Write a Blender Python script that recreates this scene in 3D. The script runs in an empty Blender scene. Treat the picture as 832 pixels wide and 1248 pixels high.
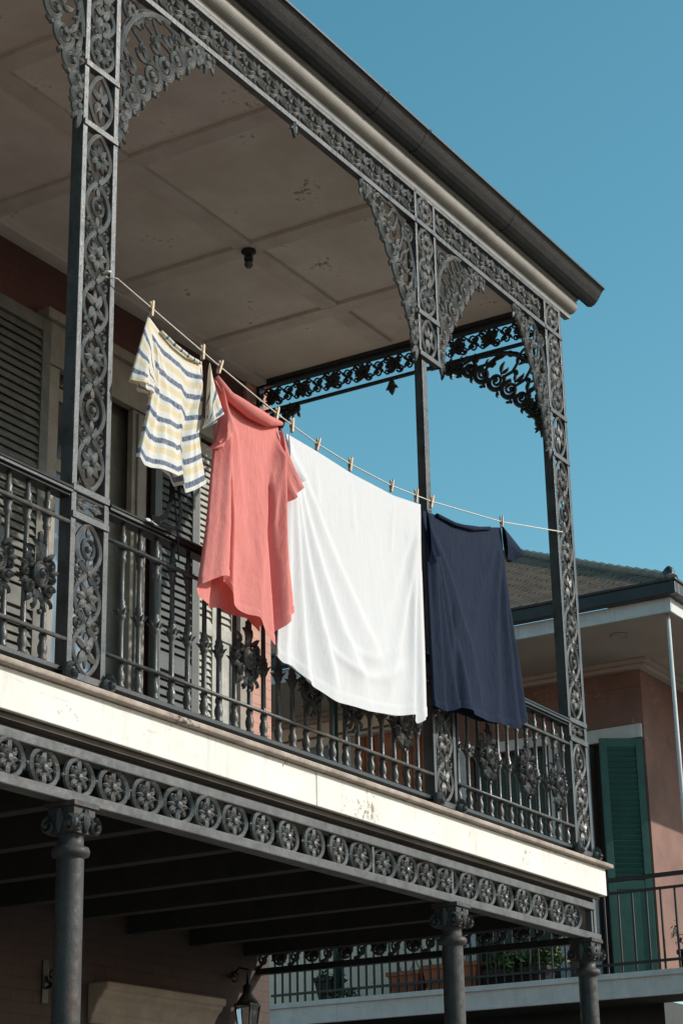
import bpy, math, random
import numpy as np
from mathutils import Vector, Matrix, noise as mnoise
random.seed(11)
scene = bpy.context.scene
COL = scene.collection
PI = math.pi
WL = {}                      # world location of every object built

# ------------------------------------------------------------------ materials
def new_mat(name):
    m = bpy.data.materials.new(name); m.use_nodes = True
    nt = m.node_tree; b = nt.nodes['Principled BSDF']
    return m, nt, b

def N(nt, t, **kw):
    n = nt.nodes.new(t)
    for k, v in kw.items():
        if k in n.inputs.keys(): n.inputs[k].default_value = v
        else: setattr(n, k, v)
    return n

def coords(nt, scale=(1, 1, 1)):
    tc = N(nt, 'ShaderNodeNewGeometry')
    mp = N(nt, 'ShaderNodeMapping'); mp.inputs['Scale'].default_value = scale
    nt.links.new(tc.outputs['Position'], mp.inputs['Vector'])
    return mp.outputs['Vector']

def noise(nt, vec, scale, detail=5, rough=.6):
    n = N(nt, 'ShaderNodeTexNoise'); n.inputs['Scale'].default_value = scale
    n.inputs['Detail'].default_value = detail; n.inputs['Roughness'].default_value = rough
    nt.links.new(vec, n.inputs['Vector']); return n.outputs['Fac']

def ramp(nt, fac, stops):
    r = N(nt, 'ShaderNodeValToRGB'); e = r.color_ramp.elements
    e[0].position, e[0].color = stops[0][0], (*stops[0][1], 1)
    e[1].position, e[1].color = stops[-1][0], (*stops[-1][1], 1)
    for p, c in stops[1:-1]:
        k = e.new(p); k.color = (*c, 1)
    nt.links.new(fac, r.inputs['Fac']); return r.outputs['Color']

def mixc(nt, fac, a, b, mode='MIX'):
    m = N(nt, 'ShaderNodeMix', data_type='RGBA', blend_type=mode)
    for s, v in ((0, fac), (6, a), (7, b)):
        if isinstance(v, (int, float)): m.inputs[s].default_value = v
        elif isinstance(v, tuple): m.inputs[s].default_value = (*v, 1)
        else: nt.links.new(v, m.inputs[s])
    return m.outputs[2]

def bump(nt, b, h, strength=.3, dist=.01):
    n = N(nt, 'ShaderNodeBump'); n.inputs['Strength'].default_value = strength
    n.inputs['Distance'].default_value = dist
    nt.links.new(h, n.inputs['Height']); nt.links.new(n.outputs['Normal'], b.inputs['Normal'])

def weathered(name, c, c2=None, rough=.6, scale=6, bscale=40, bstr=.25, chip=None, chip_amt=.33, streak=False, metal=0, spec=.5, rust=0):
    """painted / mineral surface: two tones of the same paint mottled together, chips of another colour, fine bump"""
    m, nt, b = new_mat(name)
    v = coords(nt)
    c2 = c2 or tuple(x * .75 for x in c)
    f = noise(nt, v, scale, 7, .65)
    col = ramp(nt, f, [(.35, c2), (.62, c)])
    if streak:
        vs = coords(nt, (7, 7, .7)); fs = noise(nt, vs, 3, 4)
        st = ramp(nt, fs, [(.54, (0, 0, 0)), (.74, (.4, .4, .4))])
        col = mixc(nt, st, col, tuple(x * .66 for x in c2))
        vg = coords(nt, (1.1, 1.1, 34)); fg = noise(nt, vg, 2.4, 6, .7)
        gm = ramp(nt, fg, [(.62, (0, 0, 0)), (.67, (.65, .65, .65))]); col = mixc(nt, gm, col, tuple(x * .5 for x in c2))
    if chip:
        fc = noise(nt, v, 26, 8, .7); g = noise(nt, v, 2.2, 3)
        mul = N(nt, 'ShaderNodeMath', operation='MULTIPLY'); nt.links.new(fc, mul.inputs[0]); nt.links.new(g, mul.inputs[1])
        msk = ramp(nt, mul.outputs[0], [(chip_amt, (0, 0, 0)), (chip_amt + .02, (1, 1, 1))])
        col = mixc(nt, msk, col, chip)
    if rust:
        vr = coords(nt, (1, 1, .45)); fr_ = noise(nt, vr, 13, 8, .72)
        rm = ramp(nt, fr_, [(.60 - rust, (0, 0, 0)), (.66 - rust * .5, (.8, .8, .8))])
        col = mixc(nt, rm, col, (.105, .055, .032))
        rr = N(nt, 'ShaderNodeMapRange'); nt.links.new(noise(nt, v, 22, 6), rr.inputs['Value']); rr.inputs['From Min'].default_value = .3; rr.inputs['From Max'].default_value = .7
        rr.inputs['To Min'].default_value = rough - .12; rr.inputs['To Max'].default_value = rough + .25; nt.links.new(rr.outputs[0], b.inputs['Roughness'])
    nt.links.new(col, b.inputs['Base Color'])
    b.inputs['Roughness'].default_value = rough; b.inputs['Metallic'].default_value = metal
    b.inputs['Specular IOR Level'].default_value = spec
    bump(nt, b, noise(nt, v, bscale, 6, .65), bstr, .006)
    return m

def brick(name, c1, c2, mortar, rot_x=True, side=False, wash=None):
    m, nt, b = new_mat(name)
    g = N(nt, 'ShaderNodeNewGeometry'); sp = N(nt, 'ShaderNodeSeparateXYZ'); nt.links.new(g.outputs['Position'], sp.inputs[0])
    ad = N(nt, 'ShaderNodeMath', operation='ADD'); nt.links.new(sp.outputs['X'], ad.inputs[0]); nt.links.new(sp.outputs['Y'], ad.inputs[1])
    cb = N(nt, 'ShaderNodeCombineXYZ'); nt.links.new(ad.outputs[0], cb.inputs['X']); nt.links.new(sp.outputs['Z'], cb.inputs['Y'])
    br = N(nt, 'ShaderNodeTexBrick'); nt.links.new(cb.outputs[0], br.inputs['Vector'])
    br.inputs['Scale'].default_value = 1; br.inputs['Brick Width'].default_value = .21; br.inputs['Row Height'].default_value = .075
    br.inputs['Mortar Size'].default_value = .006; br.inputs['Mortar Smooth'].default_value = .3
    br.inputs['Color1'].default_value = (*c1, 1); br.inputs['Color2'].default_value = (*c2, 1); br.inputs['Mortar'].default_value = (*mortar, 1)
    f = noise(nt, coords(nt), 5, 7, .65)
    col = mixc(nt, ramp(nt, f, [(.4, (0, 0, 0)), (.7, (.6, .6, .6))]), br.outputs['Color'], wash or mortar)
    nt.links.new(col, b.inputs['Base Color']); b.inputs['Roughness'].default_value = .85
    inv = N(nt, 'ShaderNodeMath', operation='SUBTRACT'); inv.inputs[0].default_value = 1; nt.links.new(br.outputs['Fac'], inv.inputs[1])
    bump(nt, b, inv.outputs[0], .5, .006)
    return m

def cloth_mat(name, c, c2, streaks=1.0, trans=.25, crinkle=.5, uvstripes=False):
    m, nt, b = new_mat(name)
    uv = N(nt, 'ShaderNodeUVMap'); uv.uv_map = 'UVMap'
    mp = N(nt, 'ShaderNodeMapping'); mp.inputs['Scale'].default_value = (22, 2.2, 1); nt.links.new(uv.outputs[0], mp.inputs['Vector'])
    f = noise(nt, mp.outputs[0], 3, 6, .65)
    col = ramp(nt, f, [(.3, c2), (.65, c)])
    if uvstripes:
        sp = N(nt, 'ShaderNodeSeparateXYZ'); nt.links.new(uv.outputs[0], sp.inputs[0])
        nz = noise(nt, uv.outputs[0], 14, 4)
        a = N(nt, 'ShaderNodeMath', operation='MULTIPLY_ADD'); nt.links.new(nz, a.inputs[0]); a.inputs[1].default_value = .012
        nt.links.new(sp.outputs['Y'], a.inputs[2])
        d = N(nt, 'ShaderNodeMath', operation='DIVIDE'); nt.links.new(a.outputs[0], d.inputs[0]); d.inputs[1].default_value = .138
        fr = N(nt, 'ShaderNodeMath', operation='FRACT'); nt.links.new(d.outputs[0], fr.inputs[0])
        W_, Y_, B_ = (.80, .78, .72), (.80, .655, .40), (.10, .135, .215)
        r = N(nt, 'ShaderNodeValToRGB'); r.color_ramp.interpolation = 'LINEAR'; e = r.color_ramp.elements
        e[0].position = 0; e[0].color = (*W_, 1); e[1].position = 1; e[1].color = (*W_, 1)
        for p, cc in ((.12, W_), (.17, Y_), (.40, Y_), (.45, W_), (.70, W_), (.73, B_), (.94, B_), (.97, W_)):
            k = e.new(p); k.color = (*cc, 1)
        nt.links.new(fr.outputs[0], r.inputs['Fac'])
        worn = noise(nt, mp.outputs[0], 9, 6, .7)
        col = mixc(nt, ramp(nt, worn, [(.46, (0, 0, 0)), (.70, (.7, .7, .7))]), r.outputs['Color'], (.74, .72, .67))
    nt.links.new(col, b.inputs['Base Color']); b.inputs['Roughness'].default_value = .9
    b.inputs['Specular IOR Level'].default_value = .15
    mp2 = N(nt, 'ShaderNodeMapping'); mp2.inputs['Scale'].default_value = (30, 9, 1); nt.links.new(uv.outputs[0], mp2.inputs['Vector'])
    bump(nt, b, noise(nt, mp2.outputs[0], 1.6, 7, .65), crinkle, .012)
    tr = N(nt, 'ShaderNodeBsdfTranslucent'); nt.links.new(col, tr.inputs['Color'])
    mx = N(nt, 'ShaderNodeMixShader'); mx.inputs[0].default_value = trans
    nt.links.new(b.outputs[0], mx.inputs[1]); nt.links.new(tr.outputs[0], mx.inputs[2])
    nt.links.new(mx.outputs[0], nt.nodes['Material Output'].inputs['Surface'])
    return m

M = {}
M['iron'] = weathered('grey_painted_cast_iron', (.150, .147, .136), (.078, .077, .072), .34, 9, 60, .35, (.26, .26, .245), .40, rust=0.02)
M['iron_rail'] = weathered('dark_cast_iron_rail', (.098, .094, .086), (.046, .045, .042), .32, 9, 60, .35, (.2, .2, .185), .42, rust=.02)
M['iron_dark'] = weathered('dark_green_black_iron', (.026, .030, .029), (.015, .018, .018), .38, 7, 50, .25, (.10, .10, .09), .42)
M['iron_beam'] = weathered('grey_iron_beam', (.105, .107, .104), (.055, .057, .056), .55, 5, 45, .4, (.05, .045, .04), .385, rust=0.03)
M['column'] = weathered('grey_iron_column', (.046, .045, .042), (.028, .027, .026), .6, 8, 80, .4, (.04, .04, .038), .40, rust=0.03)
M['fascia'] = weathered('peeling_cream_paint', (.76, .73, .665), (.69, .65, .58), .75, 3.5, 30, .35, (.30, .235, .175), .378, True)
M['lip'] = weathered('worn_deck_edge', (.42, .35, .29), (.24, .19, .155), .85, 8, 40, .5, (.11, .085, .07), .36)
M['deck'] = weathered('deck_boards', (.36, .31, .26), None, .85)
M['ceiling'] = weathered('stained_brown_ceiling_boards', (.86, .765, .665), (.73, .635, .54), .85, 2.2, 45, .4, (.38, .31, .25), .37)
M['batten'] = weathered('ceiling_batten_paint', (.76, .665, .575), (.64, .55, .465), .8, 4, 45, .3)
M['cornice'] = weathered('beige_cornice_paint', (.30, .275, .235), (.22, .20, .17), .30, 5, 30, .15)
M['gutter'] = weathered('dark_metal_gutter', (.022, .021, .020), (.012, .012, .012), .42, 5, 30, .3, (.06, .057, .053), .40)
M['roof_metal'] = weathered('roof_sheet', (.10, .095, .09))
M['brick'] = brick('shade_toned_red_brick', (.125, .048, .038), (.105, .041, .033), (.095, .045, .037), wash=(.13, .06, .047))  # shaded copy of the wall's pink brick, shade put into the colour
M['brick_pink'] = brick('pink_painted_brick_sunlit', (.50, .265, .20), (.47, .245, .185), (.36, .20, .155), wash=(.53, .31, .245))  # sunlit copy of the same wall brick
M['brick_low'] = brick('shade_toned_ground_floor_brick', (.07, .045, .035), (.058, .037, .03), (.05, .035, .03), wash=(.07, .05, .04))  # darkness under the gallery is put into this brick colour
M['trim'] = weathered('cream_door_trim', (.31, .275, .22), (.22, .19, .155), .7, 5, 30, .2, (.2, .17, .13), .39, True)
M['shutter'] = weathered('grey_green_shutter_paint', (.085, .092, .085), (.06, .066, .062), .6, 8)
M['shutter_tan'] = weathered('faded_tan_shutter_paint', (.155, .15, .125), (.10, .098, .084), .7, 9, 40, .3)
M['shutter_pale'] = weathered('pale_grey_shutter_paint', (.44, .43, .38), (.30, .295, .26), .7, 9, 40, .3, (.15, .14, .12), .37)
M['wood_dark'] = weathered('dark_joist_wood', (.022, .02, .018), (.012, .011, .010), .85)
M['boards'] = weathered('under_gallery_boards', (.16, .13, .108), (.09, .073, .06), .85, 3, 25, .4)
M['stone'] = weathered('door_head_stone', (.34, .28, .215), (.25, .205, .16), .8, 6)
M['white_paint'] = weathered('white_house_paint', (.62, .63, .62), (.52, .53, .52), .65, 5, 30, .2, streak=True)
M['soffit'] = weathered('tan_soffit_paint', (.50, .42, .355), (.44, .365, .305), .75, 1.6, 25, .15)
M['stucco'] = weathered('pink_stucco', (.255, .142, .112), (.175, .098, .078), .88, 1.6, 50, .5, (.32, .21, .17), .35)
M['green'] = weathered('dark_green_shutter_paint', (.018, .095, .072), (.012, .07, .055), .5, 6)
M['green_deep'] = weathered('deep_green_door_paint', (.012, .045, .038), (.008, .032, .028), .5, 6)
M['rust'] = weathered('rust_orange_wood', (.42, .17, .085), (.22, .085, .045), .8, 5, 30, .4)
M['blue_grey'] = weathered('blue_grey_paint', (.25, .33, .39), (.2, .27, .32), .7)
M['pale_wall'] = weathered('pale_cream_wall', (.86, .76, .62), (.76, .665, .54), .8, 2.5)
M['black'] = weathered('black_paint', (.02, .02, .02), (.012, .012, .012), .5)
M['terracotta'] = weathered('terracotta', (.50, .19, .10), (.40, .145, .08), .85, 9)
M['soil'] = weathered('potting_soil', (.04, .03, .02))
M['leaf'] = weathered('leaf_green', (.10, .17, .04), (.05, .09, .02), .6, 30)
M['leaf_dark'] = weathered('dark_leaf', (.05, .06, .025), (.03, .035, .015), .7, 30)
M['twig'] = weathered('dry_twig', (.18, .13, .08))
M['pin'] = weathered('clothespin_wood', (.70, .52, .34), (.60, .43, .27), .75, 60, 90, .3)
M['steel'] = weathered('spring_wire', (.4, .4, .4), None, .35, metal=1)
M['rope'] = weathered('white_rope', (.68, .64, .56), (.55, .51, .44), .9, 90)
M['asphalt'] = weathered('asphalt', (.085, .08, .072), (.06, .056, .051), .9, 3)
M['paving'] = weathered('concrete_paving', (.34, .31, .27), (.26, .24, .21), .9, 2)
M['strap'] = weathered('black_webbing', (.009, .009, .010), None, .9, spec=.1)
M['coral'] = cloth_mat('coral_linen', (.80, .30, .265), (.72, .245, .215), trans=.25, crinkle=.55)
M['white'] = cloth_mat('white_cotton', (.735, .73, .725), (.705, .70, .70), trans=.18, crinkle=.35)
M['navy'] = cloth_mat('navy_cotton', (.0175, .027, .052), (.009, .0145, .03), trans=.06, crinkle=.45)
M['striped'] = cloth_mat('striped_cotton', (.8, .78, .72), (.7, .68, .62), trans=.25, crinkle=.4, uvstripes=True)

def slate():
    m, nt, b = new_mat('grey_slate_shingles')
    uv = N(nt, 'ShaderNodeUVMap'); uv.uv_map = 'UVMap'
    nz_ = N(nt, 'ShaderNodeTexNoise'); nz_.inputs['Scale'].default_value = 2.6; nz_.inputs['Detail'].default_value = 4; nt.links.new(uv.outputs[0], nz_.inputs['Vector'])
    av = N(nt, 'ShaderNodeVectorMath', operation='MULTIPLY_ADD'); nt.links.new(nz_.outputs['Color'], av.inputs[0]); av.inputs[1].default_value = (.16, .10, 0); nt.links.new(uv.outputs[0], av.inputs[2])
    br = N(nt, 'ShaderNodeTexBrick'); nt.links.new(av.outputs[0], br.inputs['Vector'])
    br.inputs['Scale'].default_value = 1; br.inputs['Brick Width'].default_value = .21; br.inputs['Row Height'].default_value = .13
    br.inputs['Mortar Size'].default_value = .012; br.inputs['Color1'].default_value = (.23, .15, .105, 1)
    br.inputs['Color2'].default_value = (.155, .10, .072, 1); br.inputs['Mortar'].default_value = (.03, .028, .026, 1); br.inputs['Bias'].default_value = .0
    f = noise(nt, coords(nt), 3, 6)
    col = mixc(nt, ramp(nt, f, [(.4, (0, 0, 0)), (.75, (.5, .5, .5))]), br.outputs['Color'], (.22, .155, .11))
    nt.links.new(col, b.inputs['Base Color']); b.inputs['Roughness'].default_value = .95; b.inputs['Specular IOR Level'].default_value = .08
    inv = N(nt, 'ShaderNodeMath', operation='SUBTRACT'); inv.inputs[0].default_value = 1; nt.links.new(br.outputs['Fac'], inv.inputs[1])
    bump(nt, b, inv.outputs[0], .35, .012)
    return m
M['slate'] = slate()

def glass_mat(name, c, rough=.05):
    m, nt, b = new_mat(name)
    vs = coords(nt, (14, 14, .8)); f = noise(nt, vs, 2, 4)
    nt.links.new(ramp(nt, f, [(.35, tuple(x * .35 for x in c)), (.65, c)]), b.inputs['Base Color'])
    b.inputs['Roughness'].default_value = rough; b.inputs['Specular IOR Level'].default_value = .8
    return m
M['pane'] = glass_mat('curtained_window_glass', (.10, .115, .13), .08)
M['pane_blue'] = glass_mat('blue_blind_glass', (.22, .28, .33), .15)
mg, ntg, bg_ = new_mat('clear_lantern_glass')
bg_.inputs['Transmission Weight'].default_value = .9; bg_.inputs['Roughness'].default_value = .03; bg_.inputs['Base Color'].default_value = (.55, .56, .55, 1)
M['lantern_glass'] = mg

# ------------------------------------------------------------------ mesh builder
class MB:
    def __init__(s): s.v = []; s.f = []; s.sm = []; s.uv = None
    def add(s, vs, fs, smooth=False):
        o = len(s.v); s.v += [tuple(p) for p in vs]
        s.f += [tuple(i + o for i in q) for q in fs]; s.sm += [smooth] * len(fs)
    def box(s, x0, x1, y0, y1, z0, z1):
        s.add([(x, y, z) for z in (z0, z1) for y in (y0, y1) for x in (x0, x1)],
              [(0, 2, 3, 1), (4, 5, 7, 6), (0, 1, 5, 4), (2, 6, 7, 3), (0, 4, 6, 2), (1, 3, 7, 5)])
        return s
    def obox(s, c, ax, ay, az, hx, hy, hz):
        c, ax, ay, az = map(Vector, (c, ax, ay, az))
        s.add([c + ax * (hx * i) + ay * (hy * j) + az * (hz * k) for k in (-1, 1) for j in (-1, 1) for i in (-1, 1)],
              [(0, 2, 3, 1), (4, 5, 7, 6), (0, 1, 5, 4), (2, 6, 7, 3), (0, 4, 6, 2), (1, 3, 7, 5)])
    def tube(s, path, r, n=6, smooth=True):
        P = [Vector(p) for p in path]; R = r if isinstance(r, (list, tuple)) else [r] * len(P)
        vs = []; up = None
        for i, p in enumerate(P):
            t = (P[min(i + 1, len(P) - 1)] - P[max(i - 1, 0)]).normalized()
            if up is None:
                up = Vector((0, 0, 1)) if abs(t.z) < .9 else Vector((1, 0, 0))
            x = t.cross(up).normalized(); y = x.cross(t).normalized(); up = y
            for k in range(n):
                a = 2 * PI * k / n; vs.append(p + (x * math.cos(a) + y * math.sin(a)) * R[i])
        fs = [(i * n + k, i * n + (k + 1) % n, (i + 1) * n + (k + 1) % n, (i + 1) * n + k) for i in range(len(P) - 1) for k in range(n)]
        fs += [tuple(range(n))[::-1], tuple((len(P) - 1) * n + k for k in range(n))]
        s.add(vs, fs, smooth)
    def lathe(s, c, prof, n=10, smooth=True, jitter=0):
        c = Vector(c); vs = []
        for r, z in prof:
            for k in range(n):
                a = 2 * PI * k / n; rr = r * (1 + random.uniform(-jitter, jitter))
                vs.append(c + Vector((rr * math.cos(a), rr * math.sin(a), z)))
        fs = [(i * n + k, i * n + (k + 1) % n, (i + 1) * n + (k + 1) % n, (i + 1) * n + k) for i in range(len(prof) - 1) for k in range(n)]
        fs += [tuple(range(n))[::-1], tuple((len(prof) - 1) * n + k for k in range(n))]
        s.add(vs, fs, smooth)
    def prism(s, poly, fr, c0, c1):
        """poly in (a,b) extruded between depths c0 and c1 of frame fr"""
        n = len(poly)
        s.add([fr(a, b, c0) for a, b in poly] + [fr(a, b, c1) for a, b in poly],
              [tuple(range(n))[::-1], tuple(range(n, 2 * n))] + [(i, (i + 1) % n, n + (i + 1) % n, n + i) for i in range(n)])
    # ---- cast-iron ornament, drawn in a frame fr(a, b, c): c = out of the plate
    def ribbon(s, fr, pts, w, d=.014, c0=0, closed=False):
        n = len(pts); Wd = w if isinstance(w, (list, tuple)) else [w] * n
        vs = []
        for i in range(n):
            if closed: p, q = pts[i - 1], pts[(i + 1) % n]
            else: p, q = pts[max(i - 1, 0)], pts[min(i + 1, n - 1)]
            tx, ty = q[0] - p[0], q[1] - p[1]; l = math.hypot(tx, ty) or 1; nx, ny = -ty / l, tx / l
            a, b = pts[i]; h = Wd[i] / 2; dd = d * (.55 + .45 * min(1, Wd[i] / max(Wd)))
            for u, c in ((-h, 0), (-h, dd * .55), (0, dd), (h, dd * .55), (h, 0)):
                vs.append(fr(a + nx * u, b + ny * u, c0 + c))
        fs = []
        for i in range(n if closed else n - 1):
            j = (i + 1) % n
            for k in range(5): fs.append((i * 5 + k, i * 5 + (k + 1) % 5, j * 5 + (k + 1) % 5, j * 5 + k))
        if not closed: fs += [(0, 1, 2, 3, 4), tuple((n - 1) * 5 + k for k in (4, 3, 2, 1, 0))]
        s.add(vs, fs)
    def leaf(s, fr, a, b, ang, L, w, d=.018, bend=0, c0=0):
        pts = []; x, y = a, b; th = ang
        for i in range(6):
            pts.append((x, y)); x += math.cos(th) * L / 5; y += math.sin(th) * L / 5; th += bend / 5
        s.ribbon(fr, pts, [w * k for k in (.3, .75, 1, .9, .6, .12)], d, c0)
    def dome(s, fr, a, b, r, d=.02, n=8, c0=0):
        vs = [fr(a + r * math.cos(2 * PI * k / n), b + r * math.sin(2 * PI * k / n), c0) for k in range(n)]
        vs += [fr(a + .72 * r * math.cos(2 * PI * k / n), b + .72 * r * math.sin(2 * PI * k / n), c0 + d * .75) for k in range(n)]
        vs += [fr(a, b, c0 + d)]
        s.add(vs, [(k, (k + 1) % n, n + (k + 1) % n, n + k) for k in range(n)] + [(n + k, n + (k + 1) % n, 2 * n) for k in range(n)] + [tuple(range(n))[::-1]])
    def ring(s, fr, a, b, ra, rb=None, w=.016, d=.014, n=18, c0=0):
        rb = rb or ra
        s.ribbon(fr, [(a + ra * math.cos(2 * PI * k / n), b + rb * math.sin(2 * PI * k / n)) for k in range(n)], w, d, c0, True)
    def rosette(s, fr, a, b, R, n=6, rot=0, w=None, c0=0, d=.02):
        w = w or R * 1.15 * math.sin(PI / n)
        for k in range(n):
            t = rot + 2 * PI * k / n
            s.leaf(fr, a + R * .12 * math.cos(t), b + R * .12 * math.sin(t), t, R * .88, w, d, random.uniform(-.4, .4), c0)
        s.dome(fr, a, b, R * .26, d * 1.7, 8, c0)
    def scroll(s, fr, a, b, r, a0, turns=1.4, w=.016, d=.014, c0=0, tail=0):
        """spiral centred on (a,b): starts at radius r and angle a0, winds inward"""
        n = int(14 * abs(turns)) + 4; pts = []
        for i in range(n + 1):
            t = i / n; th = a0 + 2 * PI * turns * t; rr = r * (1 - .78 * t)
            pts.append((a + rr * math.cos(th), b + rr * math.sin(th)))
        s.ribbon(fr, pts, [w * (1 - .35 * i / n) for i in range(n + 1)], d, c0)
        s.dome(fr, pts[-1][0], pts[-1][1], w * .85, d * 1.5, 6, c0)

def resample(P):
    """point on a polyline at arc-length fraction t, corners rounded by a small moving average"""
    d = [0]
    for a, b in zip(P, P[1:]): d.append(d[-1] + math.dist(a, b))
    def raw(t):
        s = max(0, min(1, t)) * d[-1]
        for i in range(len(P) - 1):
            if s <= d[i + 1] or i == len(P) - 2:
                k = (s - d[i]) / max(d[i + 1] - d[i], 1e-9); return (P[i][0] + (P[i + 1][0] - P[i][0]) * k, P[i][1] + (P[i + 1][1] - P[i][1]) * k)
    def f(t):
        h = min(.012, t, 1 - t)
        if h < 1e-6: return raw(t)
        q = [raw(t - h), raw(t - h / 2), raw(t), raw(t + h / 2), raw(t + h)]
        return (sum(p[0] for p in q) / 5, sum(p[1] for p in q) / 5)
    return f
def frame(o, A, B, Nn):
    o, A, B, Nn = map(Vector, (o, A, B, Nn))
    return lambda a, b, c=0: o + A * a + B * b + Nn * c
def front(x0=0, y0=0, z0=0): return frame((x0, y0, z0), (1, 0, 0), (0, 0, 1), (0, -1, 0))
def sidef(x0=0, y0=0, z0=0): return frame((x0, y0, z0), (0, 1, 0), (0, 0, 1), (-1, 0, 0))

# ------------------------------------------------------------------ objects
def place(o, world, parent):
    WL[o] = Vector(world); COL.objects.link(o)
    if parent: o.parent = parent; o.location = WL[o] - WL[parent]
    else: o.location = WL[o]
def thing(name, loc, label, cat, group=None):
    o = bpy.data.objects.new(name, None); o.empty_display_size = .2; place(o, loc, None); tag(o, label, cat, group); return o
def tag(o, label=None, cat=None, group=None, kind=None):
    if label: o['label'] = label
    if cat: o['category'] = cat
    if group: o['group'] = group
    if kind: o['kind'] = kind
    return o
def obj(name, mb, mat, parent=None, bevel=0, label=None):
    xs = list(zip(*mb.v)); org = Vector(((min(xs[0]) + max(xs[0])) / 2, (min(xs[1]) + max(xs[1])) / 2, min(xs[2])))
    me = bpy.data.meshes.new(name)
    me.from_pydata([tuple(Vector(p) - org) for p in mb.v], [], mb.f)
    me.polygons.foreach_set('use_smooth', mb.sm)
    if mb.uv:
        l = me.uv_layers.new(name='UVMap')
        for i, lp in enumerate(me.loops): l.data[i].uv = mb.uv[lp.vertex_index]
    me.materials.append(M[mat] if isinstance(mat, str) else mat); me.validate(); me.update()
    o = bpy.data.objects.new(name, me); place(o, org, parent)
    if bevel:
        bv = o.modifiers.new('bevel', 'BEVEL'); bv.width = bevel; bv.segments = 2; bv.limit_method = 'ANGLE'; bv.angle_limit = .7
    if label: o['label'] = label
    return o
def dup(o, world, parent=None):
    c = o.copy(); place(c, world, parent); return c
def dup_by(o, delta, parent=None): return dup(o, WL[o] + Vector(delta), parent or o.parent)

# ================================================================== SETTING
g = MB(); g.add([(-400, -400, -4.16), (400, -400, -4.16), (400, 400, -4.16), (-400, 400, -4.16)], [(0, 1, 2, 3)])
tag(obj('street', g, 'asphalt'), kind='structure')
g = MB(); g.box(-60, 7.4, -2.1, 2.72, -4.3, -4.0); tag(obj('pavement', g, 'paving', None, .02), kind='structure')
g = MB(); g.box(11.6, 60, -1.6, 3.0, -4.3, -4.0); g.box(11.6, 13.96, 3.0, 30, -4.3, -4.001); tag(obj('pavement', g, 'paving', None, .02), kind='structure')
g = MB(); g.box(-60, 60, -16, -12.5, -4.3, -4.0); tag(obj('pavement', g, 'paving', None, .02), kind='structure')

# ================================================================== GALLERY HOUSE
XP = [.018, 3.49, 5.46]          # post centres
WP = .285                        # post width
D = 2.72                         # gallery depth
H = thing('gallery_house', (2, D, -4.0), 'corner house with a two storey cast iron gallery and cream fascia in front', 'house')

# --- walls (upper floor with a french door opening and a window opening)
w = MB()
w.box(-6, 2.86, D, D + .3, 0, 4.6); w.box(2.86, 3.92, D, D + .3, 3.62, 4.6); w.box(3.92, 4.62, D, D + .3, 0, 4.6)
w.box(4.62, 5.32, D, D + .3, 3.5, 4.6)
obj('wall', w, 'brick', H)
w = MB(); w.box(5.32, 5.66, D - .03, D + .3, 0, 4.6); w.box(5.36, 5.66, D + .3, 9, 0, 4.6); obj('end_wall', w, 'brick_pink', H, 0, 'pink painted brick end of the upper wall, in a sunlit tone')
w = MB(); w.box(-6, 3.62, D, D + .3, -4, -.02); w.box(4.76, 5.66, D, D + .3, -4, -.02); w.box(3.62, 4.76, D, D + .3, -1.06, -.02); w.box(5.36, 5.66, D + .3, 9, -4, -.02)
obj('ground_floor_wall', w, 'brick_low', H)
g = MB()
cpz = [(-.0, -1.06), (.04, -1.06), (.045, -1.0), (.06, -.99), (.075, -.95), (.10, -.91), (.135, -.88), (.14, -.855), (.165, -.85), (.17, -.80), (-.0, -.80)]
for a_, b_ in ((3.56, 4.80),): g.prism(cpz, frame((a_ - .06, D, 0), (0, -1, 0), (0, 0, 1), (1, 0, 0)), 0, b_ - a_ + .12)
obj('door_cornice', g, 'stone', H, .012)
g = MB(); g.box(3.62, 4.76, D + .1, D + .16, -4, -1.06); obj('ground_floor_door', g, 'wood_dark', H, .004)

# --- doors, trims and shutters of the upper floor
t = MB()
t.box(2.80, 2.95, D - .05, D, 0, 3.40); t.box(3.80, 3.98, D - .05, D, 0, 3.40); t.box(2.76, 4.04, D - .07, D, 3.40, 3.72); t.box(2.74, 4.06, D - .11, D, 3.72, 3.80)
t.box(3.845, 3.935, D - .07, D - .05, .1, 3.38)
obj('door_casing', t, 'trim', H, .006)
d = MB()
d.box(2.95, 3.06, D + .1, D + .15, .05, 3.38); d.box(3.66, 3.80, D + .1, D + .15, .05, 3.38)
for z in (.05, .75, 2.72, 3.26): d.box(3.06, 3.66, D + .1, D + .15, z, z + (.2 if z < .1 else .1))
d.box(3.34, 3.38, D + .1, D + .15, .25, 3.26)
d.box(2.86, 3.92, D + .1, D + .15, 3.38, 3.62); d.box(2.862, 2.95, D + .1, D + .15, .05, 3.38); d.box(3.80, 3.918, D + .1, D + .15, .05, 3.38)
door = obj('french_door', d, 'trim', H, .004)
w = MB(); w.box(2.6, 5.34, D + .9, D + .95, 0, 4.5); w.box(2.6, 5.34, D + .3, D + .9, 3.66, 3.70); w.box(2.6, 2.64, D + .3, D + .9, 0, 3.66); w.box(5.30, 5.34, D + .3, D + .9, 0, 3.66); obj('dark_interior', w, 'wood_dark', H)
p = MB(); p.box(2.95, 3.80, D + .12, D + .128, 2.82, 3.36); obj('pane', p, 'pane', door)
p = MB(); p.box(2.95, 3.80, D + .12, D + .128, .10, 2.72); obj('pane', p, 'pane_blue', door)

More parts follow.
